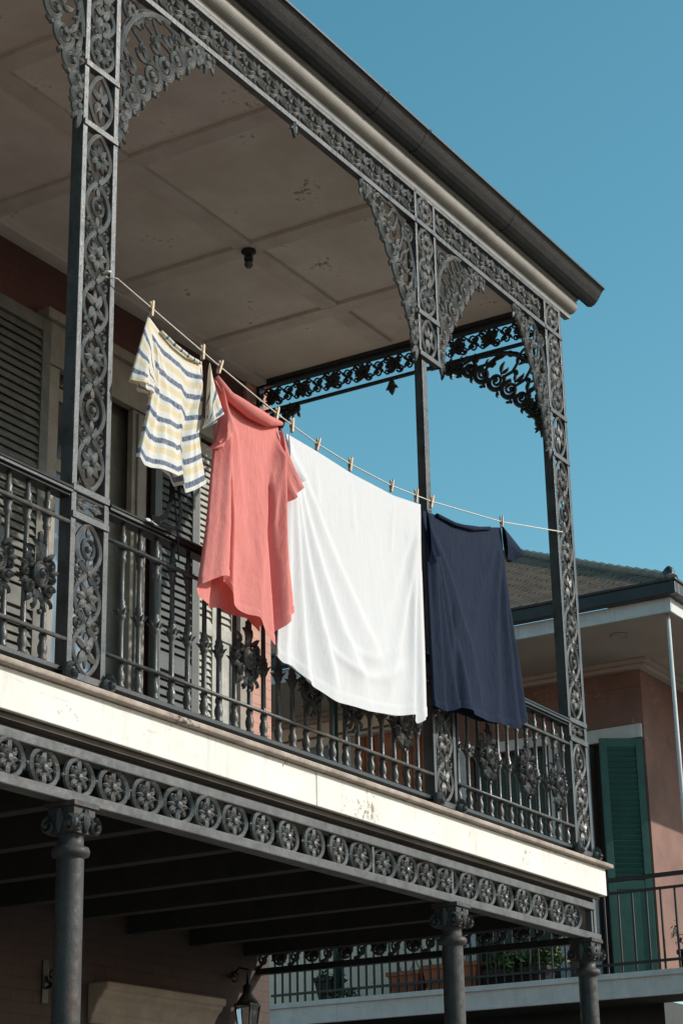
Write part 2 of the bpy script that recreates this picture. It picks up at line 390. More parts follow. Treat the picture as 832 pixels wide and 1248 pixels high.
def shutter_mb(o, dirv, width, z0, z1, th=.045, mids=(.5,), louver=True, panel_below=None, pitch=.052):
    """louvred leaf: starts at o (x,y), runs along dirv; frame, mid rails, tilted slats"""
    dx = Vector((dirv[0], dirv[1], 0)).normalized(); nn = Vector((dx.y, -dx.x, 0)); up = Vector((0, 0, 1)); o = Vector((o[0], o[1], 0))
    m = MB()
    def bx(a0, a1, b0, b1, c0, c1): m.obox(o + dx * ((a0 + a1) / 2) + nn * ((c0 + c1) / 2) + up * ((b0 + b1) / 2), dx, nn, up, (a1 - a0) / 2, (c1 - c0) / 2, (b1 - b0) / 2)
    st = min(.085, width * .16)
    bx(0, st, z0, z1, 0, th); bx(width - st, width, z0, z1, 0, th)
    cuts = [z0] + [z0 + (z1 - z0) * k for k in mids] + [z1]
    bx(st, width - st, z0, z0 + .11, .002, th - .002); bx(st, width - st, z1 - .10, z1, .002, th - .002)
    for c in cuts[1:-1]: bx(st, width - st, c - .05, c + .05, .002, th - .002)
    for i in range(len(cuts) - 1):
        lo = cuts[i] + (.11 if i == 0 else .05); hi = cuts[i + 1] - (.10 if i == len(cuts) - 2 else .05)
        if panel_below is not None and i < panel_below:
            bx(st, width - st, lo, hi, .008, th - .018)
            bx(st + .045, width - st - .045, lo + .05, hi - .05, th - .018, th - .006); continue
        n = int((hi - lo) / pitch)
        for k in range(n):
            zc = lo + (k + .5) * (hi - lo) / n
            ax = (nn * .42 - up * .90).normalized(); az = dx.cross(ax).normalized()
            m.obox(o + dx * (width / 2) + nn * (th / 2) + up * (zc + random.uniform(-.002, .002)), dx, ax, az, width / 2 - st, pitch * .66, .004)
    return m
obj('shutter', shutter_mb((1.84, D - .05), (1, 0), .95, .06, 3.70, mids=(.42,), pitch=.06), 'shutter_tan', H, label='faded louvred shutter left of the french door')
obj('shutter', shutter_mb((4.03, D - .05), (1, 0), .56, .06, 3.55, mids=(.42,), pitch=.06), 'shutter', H, label='dark grey green louvred shutter right of the french door')
t = MB()
t.box(4.60, 4.68, D - .04, D, 0, 3.5); t.box(5.22, 5.31, D - .04, D, 0, 3.5); t.box(4.56, 5.35, D - .06, D, 3.5, 3.64)
obj('window_casing', t, 'trim', H, .005)
obj('shutter', shutter_mb((4.68, D + .06), (1, 0), .29, .06, 3.48, mids=(.3, .56), panel_below=None), 'shutter_pale', H, label='pale grey louvred shutter leaf')
obj('shutter', shutter_mb((4.972, D + .06), (1, 0), .247, .06, 3.48, mids=(.3, .56), panel_below=2), 'shutter_pale', H, label='pale grey panelled shutter leaf')

# --- deck, fascia, underside
g = MB(); g.box(-6, 5.70, .0, D, -.06, -.002); obj('deck', g, 'deck', H)
g = MB()
for a_, b_ in ((-6, 1.98), (1.983, 5.73)): g.box(a_, b_, -.03 - .002 * (a_ > 1), .0, -.225, -.036)
g.box(5.70, 5.73, .0, D, -.225, -.036)
FB = obj('fascia_board', g, 'fascia', H, .005)
random.seed(3)
g = MB(); g.box(-6, 5.78, -.075, .02, -.034, -.004); g.box(5.70, 5.78, .02, D, -.034, -.006)
obj('deck_edge', g, 'lip', H, .008)
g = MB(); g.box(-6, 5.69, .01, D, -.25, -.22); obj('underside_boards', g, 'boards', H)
for i, x in enumerate([-2.6, -1.7, -.85, -.3, .38, 1.10, 1.82, 2.55, 3.22, 3.95, 4.68, 5.36]):
    g = MB(); g.box(x - .045, x + .045, .10, D, -.44, -.251); obj('joist', g, 'wood_dark', H, .004)
g = MB(); g.box(-6, 5.62, .07, .11, -.30, -.226); obj('edge_beam', g, 'iron_dark', H)
# --- lower frieze
fr0 = front(0, .02, 0)
lf = MB()
lf.box(-6, 5.56, -.012, .06, -.342, -.292); lf.box(-6, 5.62, -.02, .07, -.548, -.498)
for x in (XP[1] + .06, 2.62, 5.53): lf.box(x - .012, x + .012, .0, .045, -.498, -.342)
lf.box(5.56, 5.60, .0, .05, -.498, -.26)
LF = obj('lower_frieze', lf, 'iron_beam', H, .006)
def medallion():
    m = MB(); fr = front(0, .022, -.42); R = .100
    m.ring(fr, 0, 0, R * 1.03, R * .85, .024, .026, 22)
    for sgn in (-1, 1):
        m.leaf(fr, 0, sgn * .015, sgn * PI / 2, .085, .034, .024)
        for q in (-1, 1):
            m.scroll(fr, q * .040, sgn * .036, .026, PI / 2 * sgn + (PI / 2 if q * sgn > 0 else -PI / 2) , .9 * q * sgn, .014, .018)
            m.leaf(fr, q * .01, sgn * .01, math.atan2(sgn * .6, q), .06, .022, .02)
        m.leaf(fr, sgn * .02, 0, 0 if sgn > 0 else PI, .055, .022, .022)
        m.leaf(fr, sgn * .085, 0, 0 if sgn > 0 else PI, .042, .03, .016)
    m.dome(fr, 0, 0, .024, .034)
    m.leaf(fr, .125, -.03, PI / 2, .06, .02, .014)
    return m
md = None
x = -1.22
while x < 5.45:
    if min(abs(x - (XP[1] + .06)), abs(x - 2.62)) > .0:
        if md is None:
            md = obj('medallion', medallion(), 'iron', LF); ox = WL[md].x; WL[md] += Vector((x, 0, 0)); md.location.x += x
        else: dup(md, (ox + x, WL[md].y + random.uniform(-.003, .003), WL[md].z + random.uniform(-.002, .002)), LF).rotation_euler = (random.uniform(-.05, .05), random.uniform(-.07, .07), random.uniform(-.12, .12))
    x += .2485
sf = MB(); fs_ = sidef(5.50, 0, 0)
sf.box(5.49, 5.55, .08, D, -.335, -.292); sf.box(5.49, 5.55, .08, D, -.56, -.515)
for k in range(9):
    y = .24 + k * .285
    sf.rosette(fs_, y, -.425, .085, 7, .3); sf.ring(fs_, y, -.425, .062, .075, .016)
    sf.scroll(fs_, y + .14, -.455, .05, PI * .75, -1.2, .02); sf.ribbon(fs_, [(y + .07, -.36), (y + .11, -.42), (y + .17, -.50), (y + .21, -.51)], .026)
obj('side_lower_frieze', sf, 'iron_dark', H)

# --- ground floor columns
def column(x, big=True):
    m = MB(); c = (x, .02, 0); r = .062
    m.lathe(c, [(.11, -4.0), (.11, -3.85), (.085, -3.78), (r + .01, -3.7), (r + .008, -3.2), (r, -.80), (r, -.79), (r + .022, -.785), (r + .026, -.765), (r + .02, -.748), (r - .003, -.742), (r - .004, -.70), (r + .02, -.66), (r + .03, -.64)], 24)
    co = obj('column', m, 'column', H)
    k = MB(); fr = front(x, -.055, 0)
    k.box(x - .075, x + .075, -.055, .095, -.69, -.549)
    for s in (-1, 1):
        k.scroll(fr, s * .062, -.655, .038, PI / 2, -1.3 * s, .020, .026)
        k.leaf(fr, 0, -.60, PI + .5 if s < 0 else -.5, .075, .026, .018)
    k.leaf(fr, 0, -.58, -PI / 2, .11, .05, .03); k.box(x - .088, x + .088, -.068, .108, -.572, -.549)
    f2 = frame((x - .075, .02, 0), (0, 1, 0), (0, 0, 1), (-1, 0, 0))
    for s in (-1, 1): k.scroll(f2, s * .06, -.655, .038, PI / 2, -1.3 * s, .020, .026)
    k.leaf(f2, 0, -.58, -PI / 2, .11, .05, .03)
    obj('capital', k, 'column', co)
for x in (XP[0] - .035, XP[1] + .06, XP[2] - .02): column(x)

# --- cast iron posts
def guilloche(m, fr, z0, z1, W, L, phase=0):
    n = max(1, round((z1 - z0) / L)); L = (z1 - z0) / n; A = W / 2 - .012
    for s in (-1, 1):
        pts = []
        K = 14 * n
        for i in range(K + 1):
            b = i / K * n
            a = s * A * (abs(math.sin(PI * b)) ** .75) * (1 if int(b) % 2 == 0 else -1)
            pts.append((a, z0 + b * L))
        m.ribbon(fr, pts, .024, .020)
    for k in range(n):
        zc = z0 + (k + .5) * L; kind = (k + phase) % 4
        if kind in (0, 2): m.rosette(fr, 0, zc, W * .40, 7 if kind == 0 else 9, .26 * k, None, 0, .026); m.ring(fr, 0, zc, W * .22, W * .24, .012, .016, 14)
        elif kind == 1:
            m.ring(fr, 0, zc, W * .2, W * .23, .018, .02); m.dome(fr, 0, zc, W * .09, .03)
            for q in (PI / 2, -PI / 2): m.leaf(fr, 0, zc + .05 * (1 if q > 0 else -1), q, L * .26, .03)
        else:
            for q in range(4): m.leaf(fr, 0, zc, PI / 4 + q * PI / 2, W * .46, .042, .024, .7)
            m.dome(fr, 0, zc, .026, .036)
            m.leaf(fr, 0, zc, PI / 2, L * .36, .03); m.leaf(fr, 0, zc, -PI / 2, L * .36, .03)
        zn = z0 + (k + 1) * L
        if k < n - 1:
            for s in (-1, 1):
                m.scroll(fr, s * (A - .030), zn, .034, PI if s > 0 else 0, 1.3 * s, .015, .018); m.leaf(fr, s * (A - .01), zn + .035, PI / 2 + s * .5, .05, .022, .018, s); m.leaf(fr, s * (A - .01), zn - .035, -PI / 2 - s * .5, .05, .022, .018, -s)
                m.leaf(fr, 0, zn, PI / 2 + s * .75, .075, .022, .018, -s * .5); m.leaf(fr, 0, zn, -PI / 2 - s * .75, .075, .022, .018, s * .5)
            m.dome(fr, 0, zn, .02, .03)

def bracket_mb(fr, wa, hb, seed=0):
    """triangular scroll bracket filling the corner below the frieze: a along the frieze, b down the post (negative)"""
    random.seed(seed); m = MB(); pp = 2 / .88
    P = resample([(wa * (math.cos(t * PI / 80) ** pp), -hb * (math.sin(t * PI / 80) ** pp)) for t in range(41)])
    sc = min(wa, hb) / .85; sc = .62 + .38 * sc
    # chain of touching scrolls along the open edge, from the tip at the frieze down to the foot at the post
    Lc = sum(math.dist(P(k / 60), P((k + 1) / 60)) for k in range(60)); pos = 0; cs_ = []
    sizes = lambda t: sc * (.034 + .050 * math.sin(PI * min(1, .12 + t * .86)) ** 1.3)
    while True:
        r = sizes(min(1, pos / Lc)); t = (pos + r) / Lc
        if t > .985: break
        a, b = P(t); a2, b2 = P(min(1, t + .02)); a1, b1 = P(max(0, t - .02)); tx, ty = a2 - a1, b2 - b1; l = math.hypot(tx, ty); tx, ty = tx / l, ty / l
        nx, ny = -ty, tx                       # one of the two normals: keep the one towards the corner
        if nx * (-a) + ny * (-b) < 0: nx, ny = -nx, -ny
        ca, cb = max(a + nx * r * .75, r * .9), min(b + ny * r * .75, -r * .9)
        cs_.append((ca, cb, r, tx, ty, nx, ny)); pos += r * 1.86
    for i, (a, b, r, tx, ty, nx, ny) in enumerate(cs_):
        sg = 1 if i % 2 else -1; th = math.atan2(-ny, -nx)
        m.scroll(fr, a, b, r * .95, th + sg * PI * .85, -1.75 * sg, .030 * sc, .024)
        m.ribbon(fr, [(a + r * .95 * math.cos(th + q), b + r * .95 * math.sin(th + q)) for q in [k * .2 - 1.5 for k in range(16)]], .026 * sc, .022)
        # leaf and bud on the outer edge, leaf to the inside
        oa, ob = a - nx * r, b - ny * r
        m.dome(fr, oa + tx * r * .9, ob + ty * r * .9, .017 * sc, .026, 7); m.leaf(fr, oa + tx * r * .8, ob + ty * r * .8, th + .5 * sg, .045 * sc, .024 * sc, .024, sg)
        m.leaf(fr, a + nx * r * .9, b + ny * r * .9, th + PI + .7 * sg, r * 1.3, .034 * sc, .024, -1.0 * sg)
        m.leaf(fr, a + nx * r * .9, b + ny * r * .9, th + PI - .8 * sg, r * 1.0, .028 * sc, .022, 1.0 * sg)
    A0, B0 = wa * .50, hb * .52
    m.ribbon(fr, [(A0 - A0 * math.cos(k * PI / 40) + .012, -B0 + B0 * math.sin(k * PI / 40) - .012) for k in range(21)], .030 * sc, .026)
    m.ribbon(fr, [(.86 * (A0 - A0 * math.cos(k * PI / 40)) + .010, .86 * (-B0 + B0 * math.sin(k * PI / 40)) - .010) for k in range(21)], .012, .016)
    q = min(wa, hb)
    m.ring(fr, wa * .12 + .01, -hb * .13, q * .085, q * .085, .018, .02); m.rosette(fr, wa * .12 + .01, -hb * .13, q * .065, 7, .3, q * .035, 0, .018)
    m.scroll(fr, wa * .30, -hb * .055, q * .045, PI, 1.3, .014); m.scroll(fr, wa * .045 + .01, -hb * .33, q * .045, 0, -1.3, .014)
    m.leaf(fr, wa * .22, -hb * .07, .1, q * .15, .024); m.leaf(fr, wa * .06, -hb * .25, -PI / 2, q * .12, .024)
    for (ca, cb, r, tx, ty, nx, ny) in cs_[1:-1]:
        tt = math.atan2(-cb * wa, ca * hb) ; ph = PI / 2 - tt; a, b = A0 - A0 * math.cos(ph) + .012, -B0 + B0 * math.sin(ph) - .012
        if -cb < B0 * 1.9 and ca < A0 * 1.9:
            sw = .05 if int(ca * 1e4) % 2 else -.045; mx, my = (a + ca) / 2 + sw * tx, (b + cb) / 2 + sw * ty
            m.ribbon(fr, [(a, b), ((a * 2 + mx) / 3 + .01 * tx, (b * 2 + my) / 3 + .01 * ty), (mx, my), ((ca * 2 + mx) / 3, (cb * 2 + my) / 3), (ca + nx * r * .9, cb + ny * r * .9)], [.012, .018, .024, .02, .014], .02)
            m.scroll(fr, mx + tx * .03, my + ty * .03, .028 * sc, math.atan2(-ty, -tx), 1.3, .014, .018)
    # leaves hanging between the big arc and the chain
    for k in range(5):
        ph = (k + .7) * PI / 12; a, b = A0 - A0 * math.cos(ph) + .012, -B0 + B0 * math.sin(ph) - .012
        m.leaf(fr, a, b, -PI / 4 + (-.9 if k % 2 else .9), .085 * sc, .03 * sc, .022, .8 if k % 2 else -.8)
    m.scroll(fr, wa - .015, -.035, .034, PI / 2, -1.3, .022, .024); m.leaf(fr, wa - .005, -.06, -1.2, .06, .03)
    m.leaf(fr, .02, -hb + .03, -PI / 2, .12, .036, .026, .3); m.leaf(fr, .028, -hb + .03, -PI / 2 + .5, .09, .03, .022, .4); m.leaf(fr, .02, -hb + .06, -PI / 2 + 1.0, .07, .028, .02, .4)
    return m

def post(x, z_top=4.20, thin=False, name_label=None):
    hw = WP / 2; m = MB()
    if not thin:
        for s in (-1, 1):
            xa = x + s * (hw - .018)
            m.box(xa - .018, xa + .018, -.012, .012, .02, z_top); m.box(xa - (.018 if s < 0 else .006), xa + (.006 if s < 0 else .018), .012, .062, .02, z_top)
    else:
        for s in (-1, 1):
            xa = x + s * (hw - .016)
            m.box(xa - .016, xa + .016, -.012, .012, .02, .95); m.box(xa - .012, xa + .012, .012, .062, .02, .95)
            m.box(xa - .013, xa + .013, -.012, .06, 2.98, z_top)
        m.box(x - .085, x - .025, .005, .065, .95, 3.05)
    for z in ([.02, .80, .935, 2.93, 3.28, 3.955] if not thin else [.02, .80, .935, 2.98, 3.28, 3.955]):
        m.box(x - hw + .004, x + hw - .004, -.02, .02, z, z + .035)
    # feet
    for s in (-1, 1):
        f = front(x, -.02, 0); m.scroll(f, s * (hw - .01), .035, .045, PI / 2, -1.3 * s, .026, .04)
    po = obj('iron_post', m, 'iron_dark' if False else 'iron_post', H, .003)
    f = front(x, .004, 0); Wi = WP - .075
    q = MB(); guilloche(q, f, .055, .80, Wi, .27, 3)
    obj('filigree_panel', q, 'iron', po)
    q = MB()
    q.ribbon(f, [(-Wi / 2, .845), (Wi / 2, .845)], .014); q.ribbon(f, [(-Wi / 2, .925), (Wi / 2, .925)], .014)
    for s in (-1, 1): q.scroll(f, s * .05, .885, .032, PI * (.5 - .5 * s), 1.2 * s, .013); q.leaf(f, 0, .885, 0 if s > 0 else PI, .10, .028)
    obj('filigree_panel', q, 'iron', po)
    if not thin:
        q = MB(); guilloche(q, f, .975, 2.93, Wi, .28, 0); obj('filigree_panel', q, 'iron', po)
    q = MB(); guilloche(q, f, 3.0 if thin else 2.965, 3.28, Wi, .3, 3); guilloche(q, f, 3.315, 3.955, Wi, .24, 2)
    for s in (-1, 1):
        for k in range(4): q.leaf(f, s * .02, 3.40 + k * .16, PI / 2 - s * .8, .09, .03, .02, s)
    obj('filigree_panel', q, 'iron', po)
    q = MB(); guilloche(q, f, 3.99, 4.20, Wi, .21, 0); obj('filigree_panel', q, 'iron', po)
    return po
M['iron_post'] = weathered('blue_grey_iron_post', (.074, .079, .077), (.034, .038, .037), .34, 7, 50, .3, (.2, .21, .2), .42, rust=0.02)
P1 = post(XP[0]); P2 = post(XP[1], thin=True); P3 = post(XP[2])
hw = WP / 2; ZB = 3.955
fr_l = lambda x: frame((x - hw, .01, ZB), (-1, 0, 0), (0, 0, 1), (0, -1, 0))
fr_r = lambda x: frame((x + hw, .01, ZB), (1, 0, 0), (0, 0, 1), (0, -1, 0))
obj('bracket', bracket_mb(fr_l(XP[0]), .70, .98, 1), 'iron', P1); obj('bracket', bracket_mb(fr_r(XP[0]), .86, .92, 2), 'iron', P1)
obj('bracket', bracket_mb(fr_l(XP[1]), .68, .95, 3), 'iron', P2); obj('bracket', bracket_mb(fr_r(XP[1]), .70, .92, 4), 'iron', P2)
obj('bracket', bracket_mb(fr_l(XP[2]), .50, .98, 5), 'iron', P3)
SX = 5.50
obj('bracket', bracket_mb(frame((SX, .12, ZB), (0, 1, 0), (0, 0, 1), (-1, 0, 0)), .84, .70, 6), 'iron_dark', P3)
wp = MB(); wp.box(SX - .03, SX + .03, D - .06, D, 3.3, 4.2); wp = obj('wall_bracket', wp, 'iron_dark', H)
obj('bracket', bracket_mb(frame((SX, D - .06, ZB), (0, -1, 0), (0, 0, 1), (-1, 0, 0)), .36, .40, 7), 'iron_dark', wp)

# --- roof frieze
random.seed(21)
rf = MB(); fr1 = front(0, .005, 0)
rf.box(-6, 5.60, -.014, .03, 3.955, 3.990); rf.box(-6, 5.60, -.012, .03, 4.185, 4.215)
f = front(0, -.005, 0)
for xx in (1.86,):
    rf.leaf(f, xx, 3.955, -PI / 2, .11, .05, .03); rf.leaf(f, xx, 3.93, -PI / 2 + .8, .06, .026); rf.leaf(f, xx, 3.93, -PI / 2 - .8, .06, .026)
RF = obj('roof_frieze', rf, 'iron_post', H, .003)
def frieze_cell():
    m = MB(); fr = front(0, .01, 4.0875); h = .10
    m.rosette(fr, 0, 0, .088, 8, PI / 8, .03, 0, .024)
    for k in range(4): m.leaf(fr, .03 * math.cos(PI / 4 + k * PI / 2), .03 * math.sin(PI / 4 + k * PI / 2), PI / 4 + k * PI / 2, .10, .024, .02, .8 if k % 2 else -.8)
    for s in (-1, 1):
        m.scroll(fr, .118 - s * .0, s * .048, .040, -s * PI / 2, 1.35, .014); m.leaf(fr, .118, 0, s * PI / 2, .095, .022)
    m.dome(fr, .118, 0, .018, .028)
    return m
cell = obj('rosette', frieze_cell(), 'iron', RF)
cell.location.x += -1.20; WL[cell] += Vector((-1.20, 0, 0))
x = -1.20 + .243
while x < 5.35:
    dup(cell, (WL[cell].x + (x + 1.20), WL[cell].y, WL[cell].z), RF); x += .243
# side roof frieze
sr = MB(); fs2 = sidef(SX, 0, 0)
sr.box(SX - .012, SX + .018, .1, D, 3.96, 3.982); sr.box(SX - .012, SX + .018, .1, D, 4.19, 4.213)
for k in range(9):
    y = .26 + k * .285
    sr.rosette(fs2, y, 4.0875, .078, 5, .3 * k, .062); [sr.scroll(fs2, y + .082 * math.cos(q_), 4.0875 + .07 * math.sin(q_), .034, q_ + 2, 1.25 * (1 if i_ % 2 else -1), .017) for i_, q_ in enumerate((.75, 2.39, 3.89, 5.53))]
    sr.scroll(fs2, y + .142, 4.12, .045, PI, 1.2, .017); sr.scroll(fs2, y + .142, 4.045, .04, 0, 1.2, .017)
    for q in range(4): sr.leaf(fs2, y + .142, 4.0875, q * PI / 2 + .5, .08, .026, .02, .7)
sr.leaf(fs2, 1.42, 3.955, -PI / 2, .13, .07, .03); sr.dome(fs2, 1.42, 3.90, .035, .03); sr.leaf(fs2, 1.42, 3.92, -PI / 2 + .9, .07, .03); sr.leaf(fs2, 1.42, 3.92, -PI / 2 - .9, .07, .03)
obj('side_roof_frieze', sr, 'iron_dark', H)

# --- ceiling, cornice, gutter, roof
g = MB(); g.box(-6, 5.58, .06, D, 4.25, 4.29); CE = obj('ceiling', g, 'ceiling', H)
for x in (-.65, .75, 2.08, 3.49, 4.66): g = MB(); g.box(x - .07, x + .07, .12, D - .14, 4.220, 4.2495); obj('batten', g, 'batten', CE, .003)
g = MB()
xs_ = [-6, -.65, .75, 2.08, 3.49, 4.66, 5.47]
for a, b in zip(xs_[:-1], xs_[1:]): g.box(a + .071, b - .071, 1.36, 1.50, 4.222, 4.2495)
obj('batten', g, 'batten', CE, .003)
g = MB(); g.box(-6, 5.47, D - .13, D - .002, 4.20, 4.2495); obj('batten', g, 'batten', CE, .003)
g = MB(); g.box(5.475, 5.60, .12, D, 4.2155, 4.42); g.box(-6, 5.62, .035, .115, 4.217, 4.42); obj('header_beam', g, 'iron_dark', H)
g = MB(); frp = frame((-6, 0, 0), (0, -1, 0), (0, 0, 1), (1, 0, 0))
prof = [(-.034, 4.217), (.012, 4.217), (.016, 4.235), (.020, 4.25)]
for k in range(9):
    a = k / 8 * PI * .62; prof.append((.022 + .06 * math.sin(a), 4.25 + .062 * (1 - math.cos(a)) ))
prof += [(.072, 4.345), (.09, 4.352), (.094, 4.38), (.10, 4.40), (-.034, 4.40)]
g.prism(prof, frp, 0, 11.78); obj('cornice', g, 'cornice', H)
g = MB(); g.box(-6, 5.86, -.075, .0, 4.402, 4.50); obj('eave_board', g, 'wood_dark', H)
g = MB()
op = [(.075, 4.40), (.095, 4.362), (.125, 4.352), (.155, 4.362), (.180, 4.385), (.205, 4.42), (.225, 4.452), (.238, 4.466)]
prof = [(.075, 4.478)] + op + [(.252, 4.472), (.252, 4.486), (.228, 4.486)] + [(a - .006, b + .008) for a, b in op[::-1][:-1]] + [(.083, 4.478)]
g.prism(prof, frp, 0, 11.94); GU = obj('gutter', g, 'gutter', H)
for x in (.9, 2.6, 3.15, 4.45):
    g = MB(); g.prism([(.157 + (a - .157) * 1.04, 4.43 + (b - 4.43) * 1.05) for a, b in op] + [(.256, 4.480), (.071, 4.480)], frp, 6 + x, 6 + x + .03); obj('gutter_strap', g, 'gutter', GU)
g = MB(); frx = frame((-6, 0, 0), (0, 1, 0), (0, 0, 1), (1, 0, 0))
g.prism([(-.20, 4.49), (-.20, 4.505), (3.2, 5.05), (9, 6.6), (9, 6.5), (3.2, 4.95), (-.05, 4.50)], frx, 0, 11.92); obj('roof', g, 'roof_metal', H)

# --- railings
def baluster():
    prof = [(.010, .065), (.022, .07), (.023, .082), (.016, .095), (.022, .11), (.024, .135), (.018, .155), (.0145, .165), (.020, .18), (.020, .19), (.0145, .205), (.0135, .40),
            (.018, .415), (.025, .428), (.020, .44), (.028, .452), (.023, .465), (.026, .478), (.018, .49), (.021, .50), (.0135, .515), (.0125, .70),
            (.019, .712), (.020, .722), (.015, .735), (.023, .755), (.021, .772), (.016, .79), (.022, .80), (.016, .815), (.020, .835), (.013, .85), (.011, .905)]
    m = MB(); m.lathe((0, .03, 0), prof, 10)
    for k in range(6):
        a = 2 * PI * k / 6; f = frame((0, .03, .43), (math.cos(a), math.sin(a), 0), (0, 0, 1), (-math.sin(a), math.cos(a), 0))
        m.leaf(f, .014, -.005, PI / 2 - .3, .05, .014, .010, -.9)
        m.leaf(f, .013, .335, PI / 2 - .25, .04, .012, .008, -.8)
    return m
def cartouche(seed):
    """cast cluster at mid height of the balusters: oval boss in a scrolled shield, plume above, drops below"""
    random.seed(seed); m = MB(); fr = front(0, .012, .455)
    def arched(a0, b0, ang, L, w, rise, c0=.006):
        c, s = math.cos(ang), math.sin(ang); f = frame(fr(a0, b0, 0), (c, 0, s), (-s, 0, c), (0, -1, 0)); vs = []
        for i in range(6):
            t = i / 5; ww = w * (.45, .9, 1, .85, .55, .1)[i]; cc = c0 + rise * math.sin(PI * t * .85)
            vs += [f(L * t, -ww, cc - .006), f(L * t, 0, cc + .008), f(L * t, ww, cc - .006), f(L * t, 0, cc - .014)]
        fs = [(i * 4 + k2, i * 4 + (k2 + 1) % 4, i * 4 + 4 + (k2 + 1) % 4, i * 4 + 4 + k2) for i in range(5) for k2 in range(4)]
        m.add(vs, fs + [(0, 1, 2, 3), (23, 22, 21, 20)])
    m.lathe(fr(0, 0, .0), [(.001, -.062), (.03, -.05), (.046, -.02), (.05, .01), (.042, .04), (.022, .058), (.001, .064)], 12)
    m.ring(fr, 0, 0, .046, .056, .014, .018, 16, .022); m.scroll(fr, 0, 0, .026, .5, 1.6, .011, .014, .042)
    for s in (-1, 1):
        m.scroll(fr, s * .068, .052, .034, PI / 2, -1.35 * s, .018, .026, .008); m.scroll(fr, s * .058, -.066, .030, -PI / 2, 1.35 * s, .018, .026, .008)
        m.scroll(fr, s * .092, -.005, .020, PI / 2, -1.2 * s, .014, .022, .008)
        for a, b, g, L in ((.05, .08, .9, .075), (.07, .02, .25, .06), (.07, -.03, -.45, .06), (.045, -.09, -1.0, .07), (.02, -.10, -1.3, .08)):
            g += random.uniform(-.2, .2); arched(s * a, b, g if s > 0 else PI - g, L * random.uniform(.85, 1.15), .016, .022)
    for q in (-.3, 0, .3): arched(0, .055, PI / 2 + q, .115 + .02 * (q == 0), .018, .024)
    m.leaf(fr, 0, .14, PI / 2, .07, .026, .026, 0, .01); m.dome(fr, 0, .195, .014, .02, 8, .01)
    for q in (-.35, .3): arched(0, -.06, -PI / 2 + q, .10, .016, .02)
    m.dome(fr, .02, -.17, .014, .02, 8, .004); m.dome(fr, -.03, -.15, .012, .02, 8, .004)
    return m
BAL = [None]; CART = [None]
def railing(x0, x1, xb0, step, carts, label):
    m = MB()
    m.box(x0, x1, -.005, .065, .905, .918); m.box(x0, x1, -.022, .082, .918, .935); m.prism([(-.06, .935), (.03, .935), (.02, .952), (-.01, .958), (-.04, .952)], frame((x0, 0, 0), (0, -1, 0), (0, 0, 1), (1, 0, 0)), 0, x1 - x0)
    m.box(x0, x1, .0, .06, .045, .068)
    r = obj('railing', m, 'iron_dark', H, .002, label)
    q = MB(); q.tube([(x0, .0, .775), (x1, .0, .775)], .011, 8); q.tube([(x0, .0, .20), (x1, .0, .20)], .011, 8)
    obj('cross_rail', q, 'iron_rail', r)
    x = xb0
    while x < x1 - .05:
        if x > x0 + .04:
            if BAL[0] is None:
                BAL[0] = obj('baluster', baluster(), 'iron_rail', r); BAL[0].location.x += x - WL[BAL[0]].x; WL[BAL[0]].x = x
            else: dup(BAL[0], (x + random.uniform(-.004, .004), WL[BAL[0]].y, WL[BAL[0]].z), r)
        x += step
    for i, c in enumerate(carts):
        if CART[0] is None:
            CART[0] = obj('cartouche', cartouche(5), 'iron_rail', r); CART[0].location.x += c - WL[CART[0]].x; WL[CART[0]].x = c
        else: dup(CART[0], (c, WL[CART[0]].y, WL[CART[0]].z), r)
railing(-2.2, XP[0] - hw, -2.16, .1365, [-.62, -.33, -1.4], 'railing bay left of the filigree post')
railing(XP[0] + hw, XP[1] - hw, .325, .1375, [1.36, 1.98, 2.42, 2.99], 'long railing bay behind the washing')
railing(XP[1] + hw, XP[2] - hw, 3.72, .1405, [4.08, 4.64, 5.10], 'short railing bay below the navy shirt')

# ceiling lamp, lantern, sconce
g = thing('ceiling_lamp', (3.49, 1.42, 4.229), 'small dark bare lamp fitting hanging from the brown gallery ceiling', 'ceiling lamp')
m = MB(); m.lathe((3.49, 1.425, 0), [(.05, 4.22), (.055, 4.205), (.035, 4.19), (.02, 4.185), (.02, 4.175), (.032, 4.17), (.033, 4.14), (.024, 4.135)], 14); obj('lamp_holder', m, 'black', g)
m = MB(); m.lathe((3.49, 1.425, 0), [(.02, 4.136), (.03, 4.12), (.032, 4.105), (.022, 4.085), (.006, 4.078)], 14); obj('bulb', m, 'pane', g)
g = thing('wall_lantern', (5.13, D - .16, -1.15), 'glass lantern in a thin dark frame at the ground floor corner', 'lantern')
m = MB(); cx, cy = 5.13, D - .16
for sx in (-1, 1):
    for sy in (-1, 1): m.tube([(cx + sx * .04, cy + sy * .04, -1.06), (cx + sx * .065, cy + sy * .065, -.82)], .006, 5)
for z, r in ((-1.06, .043), (-.82, .07)): m.box(cx - r, cx + r, cy - r, cy + r, z - .008, z + .008)
m.lathe((cx, cy, 0), [(.085, -.81), (.03, -.73), (.035, -.685), (.012, -.67), (.006, -.60)], 10)
m.tube([(cx, cy, -.62), (cx, cy - .01, -.57), (cx, cy + .07, -.55), (cx, D, -.62)], .008, 6); m.scroll(frame((cx, D - .05, -.62), (0, 1, 0), (0, 0, 1), (-1, 0, 0)), 0, 0, .05, 0, 1.3, .014)
obj('lantern_frame', m, 'black', g)
m = MB(); m.add([(cx + sx * r, cy + sy * r, z) for z, r in ((-1.05, .039), (-.83, .063)) for sx, sy in ((-1, -1), (1, -1), (1, 1), (-1, 1))], [(0, 1, 5, 4), (1, 2, 6, 5), (2, 3, 7, 6), (3, 0, 4, 7)]); obj('lantern_glass', m, 'lantern_glass', g)
